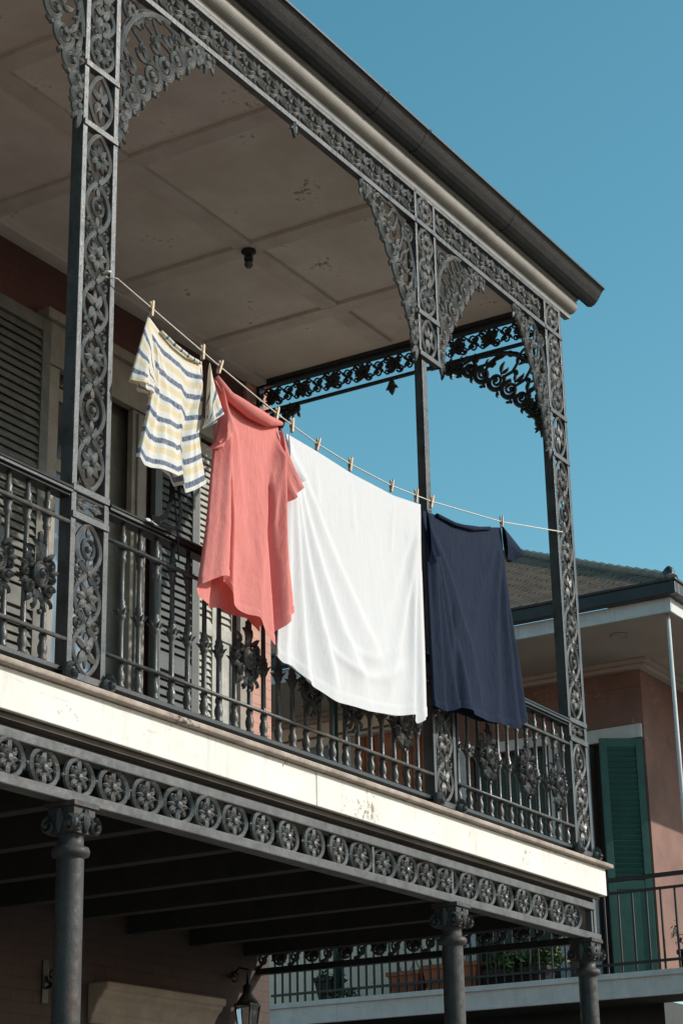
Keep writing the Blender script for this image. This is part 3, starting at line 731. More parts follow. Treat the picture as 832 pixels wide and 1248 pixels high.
g = thing('wall_sconce', (3.06, D, -.95), 'dark scrolled iron hook on the shaded ground floor wall behind the left column', 'wall hook')
m = MB(); fsc = frame((3.06, D, -.8), (0, -1, 0), (0, 0, 1), (1, 0, 0)); m.box(3.03, 3.09, D - .012, D, -.97, -.70); m.scroll(fsc, .07, 0, .06, PI, 1.4, .018, .02); m.leaf(fsc, .01, -.08, .4, .12, .03); m.dome(fsc, .10, -.1, .03, .03)
obj('hook', m, 'iron_dark', g)

# ================================================================== WASHING LINE
LINE = [(0.10, 2.150), (0.401, 2.087), (0.859, 2.014), (1.011, 1.99), (1.57, 1.911), (1.73, 1.897), (1.981, 1.874), (2.342, 1.868), (2.832, 1.886), (3.138, 1.918), (3.338, 1.94), (4.313, 2.097), (5.36, 2.333)]
def line_z(x):
    for (a, b), (c, d) in zip(LINE, LINE[1:]):
        if a <= x <= c: return b + (d - b) * (x - a) / (c - a)
    return LINE[-1][1]
m = MB(); YL = -.065
path = [(.10, -.01, 2.15), (.13, -.05, 2.146)] + [(x, YL, z) for x, z in LINE[1:-1]] + [(5.32, -.05, 2.325), (5.36, -.012, 2.333)]
m.tube(path, .0040, 6); m.tube([(.085 + .016 * math.cos(k), -.012 + .03 * math.sin(k), 2.15 + .004 * k) for k in range(8)], .006, 5)
tag(obj('clothesline', m, 'rope'), 'white rope clothesline sagging between the two tall iron posts', 'clothesline')

G = {'striped': {'top': [(0.364, 2.023), (0.471, 1.962), (0.639, 1.924), (0.823, 1.924)], 'left': [(0.364, 2.023), (0.39, 1.826), (0.372, 1.633), (0.327, 1.47), (0.275, 1.326), (0.228, 1.194)], 'right': [(0.823, 1.924), (0.813, 1.752), (0.774, 1.585), (0.742, 1.49), (0.75, 1.353), (0.766, 1.22)], 'bottom': [(0.228, 1.194), (0.254, 1.15), (0.335, 1.164), (0.425, 1.181), (0.529, 1.184), (0.566, 1.209), (0.577, 1.105), (0.666, 1.152), (0.766, 1.22)], 'bback': [(0.228, 1.194), (0.287, 1.232), (0.369, 1.242), (0.429, 1.227), (0.531, 1.211), (0.566, 1.209), (0.597, 1.165), (0.67, 1.199), (0.766, 1.22)]},
 'coral': {'top': [(0.916, 1.887), (1.078, 1.831), (1.27, 1.798), (1.533, 1.828)], 'left': [(0.916, 1.887), (0.918, 1.695), (0.869, 1.44), (0.764, 0.993), (0.658, 0.64)], 'right': [(1.533, 1.828), (1.555, 1.625), (1.539, 1.326), (1.516, 0.983), (1.511, 0.715)], 'bottom': [(0.658, 0.64), (0.778, 0.712), (0.941, 0.748), (0.948, 0.617), (1.087, 0.605), (1.17, 0.612), (1.20, 0.53), (1.265, 0.475), (1.33, 0.565), (1.40, 0.645), (1.511, 0.735)], 'bback': [(0.658, 0.64), (0.716, 0.595), (0.835, 0.583), (0.954, 0.61), (1.087, 0.609), (1.186, 0.612), (1.227, 0.583), (1.278, 0.559), (1.355, 0.615), (1.416, 0.658), (1.511, 0.715)]},
 'white': {'top': [(1.613, 1.806), (1.947, 1.804), (2.314, 1.792), (2.804, 1.808), (3.148, 1.856)], 'left': [(1.613, 1.806), (1.553, 1.427), (1.484, 0.927), (1.404, 0.455)], 'right': [(3.148, 1.856), (3.102, 1.487), (3.049, 0.944), (2.996, 0.462)], 'bottom': [(1.404, 0.455), (1.446, 0.42), (1.543, 0.434), (1.639, 0.374), (1.917, 0.308), (2.267, 0.327), (2.643, 0.383), (2.823, 0.426), (2.85, 0.372), (2.994, 0.452)], 'bback': [(1.404, 0.455), (1.469, 0.475), (1.546, 0.453), (1.644, 0.412), (1.922, 0.337), (2.272, 0.357), (2.648, 0.408), (2.831, 0.467), (2.91, 0.474), (3.001, 0.483)]},
 'navy': {'top': [(3.161, 1.822), (3.345, 1.845), (3.679, 1.886), (4.041, 1.973), (4.284, 2.046)], 'left': [(3.161, 1.822), (3.144, 1.445), (3.103, 1.009), (3.052, 0.535)], 'right': [(4.284, 2.046), (4.274, 1.825), (4.266, 1.474), (4.284, 1.136), (4.279, 0.723)], 'bottom': [(3.052, 0.535), (3.137, 0.512), (3.268, 0.551), (3.34, 0.597), (3.537, 0.582), (3.811, 0.592), (4.006, 0.611), (4.082, 0.595), (4.189, 0.649), (4.279, 0.723)], 'bback': [(3.052, 0.535), (3.165, 0.549), (3.294, 0.577), (3.377, 0.574), (3.595, 0.599), (3.817, 0.615), (4.012, 0.634), (4.121, 0.657), (4.198, 0.684), (4.279, 0.723)]}}

def coons(top, bot, left, right):
    T, B, L, R = map(resample, (top, bot, left, right))
    p00, p10, p01, p11 = T(0), T(1), B(0), B(1)
    def f(u, v):
        r = []
        for k in (0, 1):
            r.append((1 - v) * T(u)[k] + v * B(u)[k] + (1 - u) * L(v)[k] + u * R(v)[k]
                     - ((1 - u) * (1 - v) * p00[k] + u * (1 - v) * p10[k] + (1 - u) * v * p01[k] + u * v * p11[k]))
        return r
    return f
def hang_y(z): return YL - .012 - .08 * (2.0 - z)
def crease_field(folds, wm, hm, nu, nv):
    """folds: (start, mid, end, height, width) - soft-edged folds running along a curve drawn on the cloth (u, v)"""
    U, Vv = np.meshgrid(np.arange(nu + 1) / nu, np.arange(nv + 1) / nv); Z = np.zeros_like(U)
    for p0, p1, p2, h, wd in folds:
        best = np.full(U.shape, 1e9); sgn = np.zeros(U.shape); tt = np.zeros(U.shape)
        C_ = [((1 - t) ** 2 * p0[0] + 2 * t * (1 - t) * p1[0] + t * t * p2[0], (1 - t) ** 2 * p0[1] + 2 * t * (1 - t) * p1[1] + t * t * p2[1]) for t in [q / 28 for q in range(29)]]
        for q in range(28):
            (a0, b0), (a1, b1) = C_[q], C_[q + 1]
            sx, sy = (a1 - a0) * wm, (b1 - b0) * hm; L2 = sx * sx + sy * sy
            dx, dy = (U - a0) * wm, (Vv - b0) * hm; k = np.clip((dx * sx + dy * sy) / L2, 0, 1)
            d_ = np.hypot(dx - k * sx, dy - k * sy); mk = d_ < best
            best = np.where(mk, d_, best); sgn = np.where(mk, np.sign(sx * dy - sy * dx), sgn); tt = np.where(mk, (q + k) / 28, tt)
        w_ = wd * (.45 + .9 * tt)                       # a fold opens out away from where it is pinned
        e = best / w_
        prof = np.where(sgn > 0, np.exp(-e ** 2), np.exp(-(e * 2.1) ** 2))    # one flank steeper than the other
        Z -= h * prof * np.clip(tt * 6, 0, 1) * np.clip((1.02 - tt) * 9 + (0.9 if p2[1] > .97 else 0), 0, 1)
    for _ in range(2):                                   # soften
        Zp = np.pad(Z, 1, mode='edge'); Z = (Zp[1:-1, 1:-1] * 4 + Zp[:-2, 1:-1] + Zp[2:, 1:-1] + Zp[1:-1, :-2] + Zp[1:-1, 2:]) / 8
    Z *= np.clip(np.minimum(U, 1 - U) * 9 + .15, 0, 1)
    Z += .55 * abs(Z.min()) * np.clip(np.minimum(U, 1 - U) * 7, 0, 1) * np.clip(Vv * 2, 0, 1)      # the cloth sinks back between its folds
    return lambda u, v: float(Z[int(round(v * nv)), int(round(u * nu))])
def garment(name, G_, disp, gap, nu=84, nv=100, folds=(), wr=.004, off=0):
    """front and back layer of a hung garment, joined along the top and both sides, open at the hem"""
    F = coons(G_['top'], G_['bottom'], G_['left'], G_['right']); B = coons(G_['top'], G_['bback'], G_['left'], G_['right'])
    m = MB(); m.uv = []
    wm = math.dist(G_['top'][0], G_['top'][-1]); hm = math.dist(G_['left'][0], G_['left'][-1])
    creases = crease_field(folds, wm, hm, nu, nv)
    idx = {}; vs = []
    for lay in (0, 1):
        for j in range(nv + 1):
            for i in range(nu + 1):
                u, v = i / nu, j / nv
                edge = i in (0, nu) or j == 0
                if lay and edge: idx[1, i, j] = idx[0, i, j]; continue
                x, z = (B if lay else F)(u, v)
                s = min(1, 7 * u, 7 * (1 - u)) ; s2 = min(1, v * 6)
                fold = creases(u, v) if not lay else .5 * creases(u, v)
                fold += wr * mnoise.fractal(Vector((u * wm * 5 - v * hm * .8, v * hm * 1.3, 3.1 * lay)), 1.0, 2.0, 3)
                if v > .962 and not lay: fold -= .0035
                if .956 < v <= .962 and not lay: fold += .0025
                y = hang_y(z) + off * v + (disp(u, v) + fold) * min(1, v * 5 + .08)
                bulge = gap(u, v) * math.sqrt(max(0, s * s2))
                y += bulge * .85 if lay else -bulge * .22
                if lay: y += .004
                idx[lay, i, j] = len(vs); vs.append((x, y, z)); m.uv.append((u * wm, v * hm))
    fs = []
    for lay in (0, 1):
        for j in range(nv):
            for i in range(nu):
                q = (idx[lay, i, j], idx[lay, i + 1, j], idx[lay, i + 1, j + 1], idx[lay, i, j + 1])
                fs.append(q if lay else q[::-1])
    m.v = vs; m.f = fs; m.sm = [True] * len(fs)
    return m
def sleeve(P0, P1, yoff, flare=.03, n=14, k=24, waves=2, uvscale=1, ph=0):
    """flat tube: P0 = the edge sewn to the body (upper, lower), P1 = the open cuff (upper, lower)"""
    m = MB(); m.uv = []; vs = []
    for j in range(n + 1):
        t = j / n; 
        a = [P0[0][c] * (1 - t) + P1[0][c] * t for c in (0, 1)]; b = [P0[1][c] * (1 - t) + P1[1][c] * t for c in (0, 1)]
        for i in range(k):
            th = 2 * PI * i / k; s = (1 - math.cos(th)) / 2
            x = a[0] + (b[0] - a[0]) * s; z = a[1] + (b[1] - a[1]) * s
            y = hang_y(z) + yoff - math.sin(th) * flare * (.5 + .8 * t) * (1 if math.sin(th) > 0 else .5) + .018 * t * math.sin(s * PI * 2 * waves + ph)
            vs.append((x, y, z)); m.uv.append((s * math.dist(P0[0], P0[1]) * uvscale, t * math.dist(P0[0], P1[0])))
    fs = [(j * k + i, j * k + (i + 1) % k, (j + 1) * k + (i + 1) % k, (j + 1) * k + i) for j in range(n) for i in range(k)]
    m.v = vs; m.f = fs; m.sm = [True] * len(fs); return m
def gaussn(x, c, w): return math.exp(-((x - c) / w) ** 2)
def ripple(u, v, comps): return sum(a * math.sin(2 * PI * (fu * u + fv * v) + p) for a, fu, fv, p in comps)

# striped tee
tee = thing('striped_shirt', (.52, YL, 1.1), 'small short sleeved shirt with yellow and navy stripes, leftmost on the line', 'shirt')
m = garment('body', G['striped'], lambda u, v: .012 * math.sin(2 * PI * (1.6 * u + .1)) * v, lambda u, v: .02 + .05 * v, wr=.004, folds=[
    ((.97, .03), (.82, .35), (.74, .98), .030, .045), ((.97, .03), (.72, .3), (.48, .75), .012, .04), ((.03, .03), (.12, .4), (.10, .98), .018, .04), ((.03, .03), (.3, .3), (.42, .95), .010, .05),
    ((.05, .45), (.3, .5), (.5, .42), .006, .03), ((.55, .55), (.62, .8), (.58, 1.0), .012, .03), ((.25, .6), (.28, .8), (.25, 1.0), .014, .035), ((.90, .35), (.90, .7), (.88, 1.0), .014, .03)])
obj('shirt_body', m, 'striped', tee)
obj('sleeve', sleeve([(.355, 2.02), (.385, 1.66)], [(.19, 1.60), (.335, 1.555)], -.0, .03, ph=.5), 'striped', tee)
obj('sleeve', sleeve([(.828, 1.928), (.755, 1.54)], [(.882, 1.655), (.742, 1.515)], -.045, .035, ph=1.5), 'striped', tee)
# coral shirt
cs = thing('coral_shirt', (1.15, YL, .5), 'long coral pink shirt with frilled sleeves pegged between the striped shirt and the white sheet', 'shirt')
m = garment('body', G['coral'], lambda u, v: .014 * math.sin(2 * PI * (2.2 * u + .3)) * v, lambda u, v: .02 + .075 * v, wr=.005, off=-.02, folds=[
    ((.03, .04), (.13, .4), (.17, 1.0), .080, .055), ((.03, .04), (.05, .5), (.03, 1.0), .03, .03), ((.05, .10), (.30, .4), (.36, 1.0), .022, .05), ((.97, .05), (.90, .4), (.88, 1.0), .075, .045),
    ((.97, .05), (.80, .35), (.73, 1.0), .034, .045), ((.95, .08), (.66, .4), (.56, 1.0), .018, .055), ((.25, .12), (.45, .3), (.47, .8), .010, .05), ((.79, .25), (.80, .6), (.80, 1.0), -.07, .03), ((.21, .25), (.23, .6), (.25, 1.0), -.06, .035)])
obj('shirt_body', m, 'coral', cs)
obj('sleeve', sleeve([(.935, 1.83), (.90, 1.46)], [(1.0, 1.60), (.775, 1.405)], -.045, .05, waves=2.5), 'coral', cs)
obj('sleeve', sleeve([(1.525, 1.80), (1.505, 1.42)], [(1.635, 1.50), (1.53, 1.355)], -.025, .045, waves=2), 'coral', cs)
cp = resample([(.925, 1.888), (1.012, 1.80), (1.187, 1.772), (1.371, 1.782), (1.541, 1.832)]); m = MB()
pts = [(cp(k / 24)[0], hang_y(cp(k / 24)[1]) - .02 - .028 * math.sin(PI * k / 24), cp(k / 24)[1]) for k in range(25)]
m.tube(pts, [.012 + .026 * math.sin(PI * k / 24) for k in range(25)], 10); m.uv = [(.02 * (i % 10), .03 * (i // 10)) for i in range(len(m.v))]
obj('collar', m, 'coral', cs)
# white sheet
ws = thing('white_sheet', (2.3, YL, .3), 'wide plain white sheet hung with several pegs, its hem sagging below the rail', 'bedsheet')
m = garment('sheet', G['white'], lambda u, v: -.03 * v * math.sin(PI * u) + .012 * math.sin(2 * PI * (1.3 * u + .2)) * v, lambda u, v: .014 + .03 * v * (gaussn(u, .04, .06) + gaussn(u, .95, .06)) + .012 * v, 120, 110, wr=.004, off=.035, folds=[
    ((.015, .02), (.06, .5), (.05, 1.0), .030, .035), ((.015, .02), (.10, .5), (.17, 1.0), .034, .05), ((.015, .02), (.14, .5), (.33, .96), .030, .06), ((.02, .02), (.24, .55), (.52, .92), .022, .07),
    ((.02, .02), (.34, .42), (.64, .80), .012, .07), ((.985, .02), (.95, .5), (.955, 1.0), .045, .035), ((.985, .02), (.90, .5), (.86, 1.0), .030, .05), ((.985, .02), (.86, .55), (.66, .95), .020, .06),
    ((.985, .02), (.76, .45), (.52, .84), .010, .07), ((.22, .74), (.52, .96), (.84, .76), .010, .035), ((.34, .70), (.56, .86), (.78, .68), .007, .04), ((.20, .02), (.21, .10), (.23, .25), .006, .03), ((.46, .02), (.46, .12), (.47, .25), .006, .03), ((.78, .02), (.77, .12), (.75, .28), .006, .03)])
obj('sheet_fabric', m, 'white', ws)
obj('corner_fold', sleeve([(1.622, 1.80), (1.58, 1.46)], [(1.735, 1.57), (1.635, 1.475)], -.012, .025), 'white', ws)
def hem_roll(pts, r0, r1):
    m = MB(); n = 12; P = resample(pts)
    q = [(P(k / n)[0], hang_y(P(k / n)[1]) - .035 - .01 * k / n, P(k / n)[1]) for k in range(n + 1)]
    m.tube(q, [r0 + (r1 - r0) * k / n for k in range(n + 1)], 14); m.uv = [(.02 * (i % 14), .03 * (i // 14)) for i in range(len(m.v))]
    # open end: drop the last cap so that the roll reads as a rolled hem
    m.f = m.f[:-1]; m.sm = m.sm[:-1]; return m
# navy shirt
nv_ = thing('navy_shirt', (3.7, YL, .5), 'dark navy blue short sleeved shirt pegged at the right end of the line', 'shirt')
m = garment('body', G['navy'], lambda u, v: .014 * math.sin(2 * PI * (1.8 * u + .1)) * v, lambda u, v: .02 + .07 * v, wr=.005, folds=[
    ((.02, .03), (.08, .5), (.07, 1.0), .055, .04), ((.02, .03), (.14, .5), (.20, 1.0), .055, .055), ((.02, .03), (.24, .4), (.34, 1.0), .030, .06), ((.03, .03), (.36, .35), (.50, .95), .020, .07),
    ((.98, .03), (.95, .5), (.96, 1.0), .045, .04), ((.98, .03), (.86, .5), (.84, 1.0), .040, .05), ((.98, .03), (.76, .4), (.68, 1.0), .026, .06), ((.97, .03), (.6, .3), (.44, .7), .014, .06), ((.27, .45), (.28, .75), (.27, 1.0), -.03, .03)])
obj('shirt_body', m, 'navy', nv_)
obj('sleeve', sleeve([(3.165, 1.815), (3.135, 1.50)], [(3.215, 1.56), (3.125, 1.44)], -.03, .035, waves=2), 'navy', nv_)
obj('sleeve', sleeve([(4.265, 2.045), (4.262, 1.80)], [(4.50, 1.945), (4.315, 1.80)], -.02, .045, waves=1.5), 'navy', nv_)
def neckband(pts, name, mat, par, r=.013):
    f_ = resample(pts); m = MB(); P_ = [(f_(k / 28)[0], hang_y(f_(k / 28)[1]) - .012 - .010 * math.sin(PI * k / 28), f_(k / 28)[1]) for k in range(29)]
    m.tube(P_, r, 8); m.uv = [(.02 * (i % 8), .03 * (i // 8)) for i in range(len(m.v))]; obj(name, m, mat, par)
neckband([(3.33, 1.838), (3.55, 1.842), (3.80, 1.885), (4.08, 1.975)], 'neckband', 'navy', nv_)
neckband([(.45, 1.965), (.56, 1.925), (.68, 1.908), (.79, 1.918)], 'neckband', 'striped', tee, .010)
hem = resample(G['navy']['bottom']); 

# clothespins
PX = [(.402, 'at the left shoulder of the striped shirt'), (.852, 'at the right shoulder of the striped shirt'), (1.011, 'at the left shoulder of the coral shirt'), (1.565, 'at the right shoulder of the coral shirt'),
      (1.721, 'at the left corner of the white sheet'), (1.989, 'second from the left on the white sheet'), (2.351, 'in the middle of the white sheet'), (2.831, 'pale and half hidden, near the right end of the white sheet'),
      (3.137, 'at the right corner of the white sheet'), (3.337, 'at the left shoulder of the navy shirt'), (4.312, 'at the right shoulder of the navy shirt')]
pr = thing('clothespin', (0, YL, 0), '', 'clothespin', 'wooden clothespins along the line')
m = MB()
for s in (-1, 1):
    fr = frame((0, YL, 0), (1, 0, 0), (0, 0, 1), (0, -1, 0))
    m.prism([(-.0085, -.055), (.0085, -.055), (.0085, .055), (-.0085, .055)], lambda a, b, c, s=s: Vector((a, YL + s * (c + .004 * max(0, b + .02) / .06 + .0015), b)), 0, .010)
a = obj('pin_legs', m, 'pin', pr)
m = MB()
for k in range(3): m.tube([(-.012 + .012 * k, YL + .014 * math.cos(2 * PI * q / 10), -.008 + .010 * math.sin(2 * PI * q / 10)) for q in range(11)], .0022, 5)
b = obj('spring', m, 'steel', pr)
pins = [pr]
for i in range(1, len(PX)):
    r = pr.copy(); COL.objects.link(r)
    for ch in (a, b):
        c = ch.copy(); COL.objects.link(c); c.parent = r
    pins.append(r)
random.seed(4)
for (x, lab), r in zip(PX, pins):
    r.location = (x, YL, line_z(x) - .002); r.rotation_euler = (random.uniform(-.06, .06), random.uniform(.05, .38), random.uniform(-.25, .25)); r['label'] = 'wooden clothespin ' + lab
    r.scale = (.8, .8, .8)

# dark straps hanging behind the striped shirt, rag on the rail
st = thing('black_strap', (.62, .05, .95), 'black strap loop hanging below the striped shirt onto the railing', 'strap')
m = MB(); fst = front(0, -.055, 0)
m.ribbon(fst, [(.60, 1.60), (.605, 1.25), (.60, 1.10), (.56, 1.00), (.50, .965), (.44, .955)], .028, .006)
m.ribbon(fst, [(.64, 1.60), (.655, 1.25), (.685, 1.05), (.665, .97), (.60, .945), (.52, .94), (.46, .95)], .024, .006)
m.ribbon(fst, [(.615, 1.20), (.64, 1.05), (.66, .93), (.67, .80)], .010, .006)
obj('strap_loop', m, 'strap', st)
m = MB(); m.lathe((.62, -.06, 0), [(.010, 1.595), (.014, 1.60), (.014, 1.61), (.006, 1.95)], 8); obj('strap_tape', m, 'strap', st)
rg = MB(); rg.uv = []
n1, n2 = 14, 10
for j in range(n2 + 1):
    for i in range(n1 + 1):
        u, v = i / n1, j / n2; s = (v - .5) * 2
        rg.v.append((.47 + .15 * u + .012 * math.sin(5 * v), .03 + .06 * s * (1 - .35 * abs(s)) , .966 + .022 * math.sin(PI * u) + .012 * math.sin(9 * u + 3 * v) - .10 * max(0, abs(s) - .45) ** 1.2 )); rg.uv.append((u * .2, v * .2))
rg.f = [(j * (n1 + 1) + i, j * (n1 + 1) + i + 1, (j + 1) * (n1 + 1) + i + 1, (j + 1) * (n1 + 1) + i) for j in range(n2) for i in range(n1)]; rg.sm = [True] * len(rg.f)
tag(obj('crumpled_cloth', rg, 'white'), 'small crumpled white cloth lying on the iron handrail below the striped shirt', 'cloth')

# ================================================================== NEIGHBOUR HOUSE
NX, NY, YE = 13.96, 3.0, 10.5
NB = thing('neighbour_house', (NX, NY, -4.0), 'pink stucco house with a slate hip roof and deep white eaves behind the gallery', 'house')
def left_wall(m, y0, y1, z0, z1, holes, x0=NX, x1=NX + .3):
    ys = [y0]
    for (a, b, c, d) in sorted(holes):
        m.box(x0, x1, ys[-1], a, z0, z1)
        if c > z0: m.box(x0, x1, a, b, z0, c)
        if d < z1: m.box(x0, x1, a, b, d, z1)
        ys.append(b)
    m.box(x0, x1, ys[-1], y1, z0, z1)
holes = [(3.08, 3.70, .22, 2.98), (4.22, 5.30, .22, 3.05)]
m = MB(); left_wall(m, NY, 5.45, .2, 3.92, holes); m.box(NX + .3, 24, NY, NY + .3, .2, 3.92)
obj('wall', m, 'stucco', NB)
m = MB(); left_wall(m, 5.45, YE, .2, 3.92, [(5.72, 6.95, 1.9, 3.55), (7.30, 8.3, 1.9, 3.5)]); obj('wall', m, 'pale_wall', NB, label='pale cream wall at the far end')
m = MB(); m.box(NX, NX + .3, NY, YE, -4, .0); m.box(NX + .3, 24, NY, NY + .3, -4, .0); obj('ground_floor_wall', m, 'black', NB)  # black colour stands in for the shade below the balcony
m = MB(); m.box(NX + .12, NX + .17, 4.22, 5.30, .22, 3.05); obj('door', m, 'green_deep', NB)
m = MB(); m.box(NX + .12, NX + .17, 3.08, 3.70, .22, 2.98); obj('door', m, 'black', NB)
m = MB(); m.box(NX + .10, NX + .16, 5.72, 6.95, 1.9, 3.55)
for k in range(9): m.box(NX + .085, NX + .10, 5.74 + k * .135, 5.74 + k * .135 + .118, 1.93, 3.53)
obj('window_shutter', m, 'rust', NB, label='rust orange plank shutter')
m = MB(); m.box(NX + .10, NX + .16, 7.30, 8.30, 1.9, 3.5); obj('window', m, 'blue_grey', NB)
m = MB(); m.box(NX - .03, NX, 3.70, 3.86, .2, 2.98); m.box(NX - .04, NX, 3.02, 3.88, 2.98, 3.14); obj('door_casing', m, 'white_paint', NB, .006)
m = MB(); m.box(NX - .03, NX, 4.10, 4.22, .2, 3.05); m.box(NX - .03, NX, 5.30, 5.42, .2, 3.05); m.box(NX - .04, NX, 4.08, 5.44, 3.05, 3.18); obj('door_casing', m, 'white_paint', NB, .006)
m = MB(); m.box(NX - .03, NX, 5.60, 5.72, 1.85, 3.55); m.box(NX - .03, NX, 6.95, 7.07, 1.85, 3.55); m.box(NX - .04, NX, 5.58, 7.09, 3.55, 3.59); m.box(NX - .05, NX, 5.58, 7.09, 1.79, 1.85); obj('window_casing', m, 'white_paint', NB, .006)
dv = (-.27, .36)
obj('shutter', shutter_mb((NX - .035, NY + .02), dv, .50, .21, 2.96, .045, (.385,), panel_below=1, pitch=.062), 'green', NB, .002, 'dark green louvred shutter leaf swung open')
# eaves
EX, EY, ZS = 12.32, 1.93, 3.89
m = MB(); m.box(EX, 24, EY, YE + 1, ZS, ZS + .03); obj('soffit', m, 'soffit', NB)
m = MB(); m.box(EX - .03, EX, EY - .03, YE + 1, ZS - .012, ZS + .15); m.box(EX, 24, EY - .03, EY, ZS - .012, ZS + .15); obj('fascia_board', m, 'white_paint', NB, .004)
m = MB(); m.box(EX - .14, EX - .03, EY - .14, YE + 1.1, ZS + .152, ZS + .31); m.box(EX - .03, 24, EY - .14, EY - .03, ZS + .152, ZS + .31)
m.box(EX - .16, EX - .14, EY - .16, YE + 1.1, ZS + .29, ZS + .325); m.box(EX - .14, 24, EY - .16, EY - .14, ZS + .29, ZS + .325)
obj('gutter', m, 'gutter', NB, .012)
m = MB()
for k, (o, z) in enumerate(((.10, .10), (.16, .05))): m.box(NX - o, NX, NY - o, YE, ZS - z - .0, ZS - z + .048); m.box(NX, 24, NY - o, NY, ZS - z, ZS - z + .048)
obj('wall_cornice', m, 'soffit', NB, .006)
m = MB(); m.box(NX - .012, NX, 3.0, YE, 3.60, 3.63); obj('picture_rail', m, 'stucco', NB)
# hip roof: the left slope, the street slope, with the ridge starting at the apex
ex, ey, ez = EX - .13, EY - .13, ZS + .315
# foot course, then the main slope
S1, S2, k1, k2 = 1.2, 3.7, .55, .57
def hp(q): return ez + (k1 * q if q <= S1 else k1 * S1 + k2 * (q - S1))
def slope_mesh(along_y):
    m = MB(); m.uv = []; far = YE + 1 if along_y else 26
    for q0, q1, d0, d1 in ((0, S1, 0, S1 * 1.09), (S1, S2, S1 * 1.09, S1 * 1.09 + (S2 - S1) * 1.18)):
        o = len(m.v)
        for q, d_ in ((q0, d0), (q1, d1)):
            for e in (0, 1):
                run = (ey if along_y else ex) + q if e == 0 else far
                m.v.append((ex + q, run, hp(q)) if along_y else (run, ey + q, hp(q))); m.uv.append((run, d_))
        m.f.append((o, o + 2, o + 3, o + 1)); m.sm.append(False)
    return m
rfo = obj('roof', slope_mesh(True), 'slate', NB); obj('roof', slope_mesh(False), 'slate', NB)
m = MB()
for k in range(20):
    q0, q1 = S2 * k / 20, S2 * (k + .97) / 20
    m.tube([(ex + q0, ey + q0, hp(q0) + .0), (ex + q1, ey + q1, hp(q1) + .012)], [.05, .058], 8, False)
m.tube([(ex + S2, ey + S2, hp(S2)), (ex + S2, YE + 1, hp(S2))], .06, 8, False)
obj('hip_tiles', m, weathered('hip_tile_clay', (.24, .20, .155), (.155, .13, .105), .85), rfo)
m = MB(); m.lathe((EX - .05, EY - .05, 0), [(.05, ZS + .31), (.09, ZS + .34), (.05, ZS + .38), (.07, ZS + .42), (.05, ZS + .46), (.015, ZS + .49)], 8, True, .15); obj('finial', m, 'gutter', NB)
m = MB(); m.lathe((12.84, 2.74, 0), [(.105, ZS - .002), (.105, ZS - .02), (.085, ZS - .028), (.08, ZS - .012), (.03, ZS - .012)], 20); obj('soffit_vent', m, 'soffit', NB)
m = MB(); m.tube([(EX + .10, EY + .06, ZS), (EX + .10, EY + .06, .2)], .022, 10); obj('downpipe', m, 'white_paint', NB)
# unseen canopy added right of the view to shade the neighbour's street wall
m = MB(); m.box(14.55, 24, .12, EY - .035, ZS - .10, ZS + .02); obj('added_shade_canopy', m, 'roof_metal', NB)
# balcony
BX = 12.96
m = MB(); m.box(BX, BX + .05, .6, 7.6, -.06, .19); m.box(BX - .03, BX, .6, 7.6, .14, .20); obj('balcony_fascia', m, 'white_paint', NB, .006)
m = MB(); m.box(BX + .05, NX, .6, YE, -.03, .188); obj('balcony_floor', m, 'wood_dark', NB)
m = MB()
for z, r in ((1.20, .022), (1.06, .014), (.30, .014)): m.box(BX + .03 - r, BX + .03 + r, .6, 7.55, z - r, z + r)
br = obj('balcony_railing', m, 'black', NB)
bb = None; y = 7.5; i = 0
while y > 1.0:
    r = .010
    if bb is None: q = MB(); q.box(BX + .03 - r, BX + .03 + r, y - r, y + r, .20, 1.055); bb = obj('bar', q, 'black', br)
    else: dup(bb, (WL[bb].x, y, WL[bb].z), br)
    y -= .105 if y > 4.1 else .165
m = MB(); m.tube([(BX + .12, 6.68, -.06), (BX + .12, 6.68, 3.88)], .055, 10); obj('balcony_post', m, 'green', NB, 0, 'slim dark green post at the balcony')

# things on the balcony
def trough(y0, y1, label, mat, cat, h=.22, group=None, z=.205, x=13.2):
    t = thing('planter', (x, (y0 + y1) / 2, z), label, cat, group)
    m = MB(); w0, w1 = .10, .135
    def loop(e, ww, zz): return [(x - ww, y0 - e, zz), (x + ww, y0 - e, zz), (x + ww, y1 + e, zz), (x - ww, y1 + e, zz)]
    L = [loop(-.04, w0, z), loop(0, w1, z + h), loop(.02, w1 + .02, z + h), loop(.02, w1 + .02, z + h + .05), loop(-.02, w1 - .02, z + h + .05), loop(-.04, w1 - .03, z + h - .03)]
    vs = [p for l in L for p in l]; fs = [(i * 4 + k, i * 4 + (k + 1) % 4, i * 4 + 4 + (k + 1) % 4, i * 4 + 4 + k) for i in range(len(L) - 1) for k in range(4)] + [(3, 2, 1, 0)]
    m.add(vs, fs); obj('pot', m, mat, t, .006)
    s = MB(); s.box(x - w1 + .03, x + w1 - .03, y0 + .03, y1 - .03, z + h - .06, z + h - .025); obj('soil', s, 'soil', t)
    return t
tA = trough(5.60, 6.0, 'smaller terracotta trough with bare twigs on the far balcony', 'terracotta', 'planter', .2)
tB = trough(4.85, 5.54, 'long terracotta trough with dry stems on the far balcony, right of the smaller one', 'terracotta', 'planter', .24)
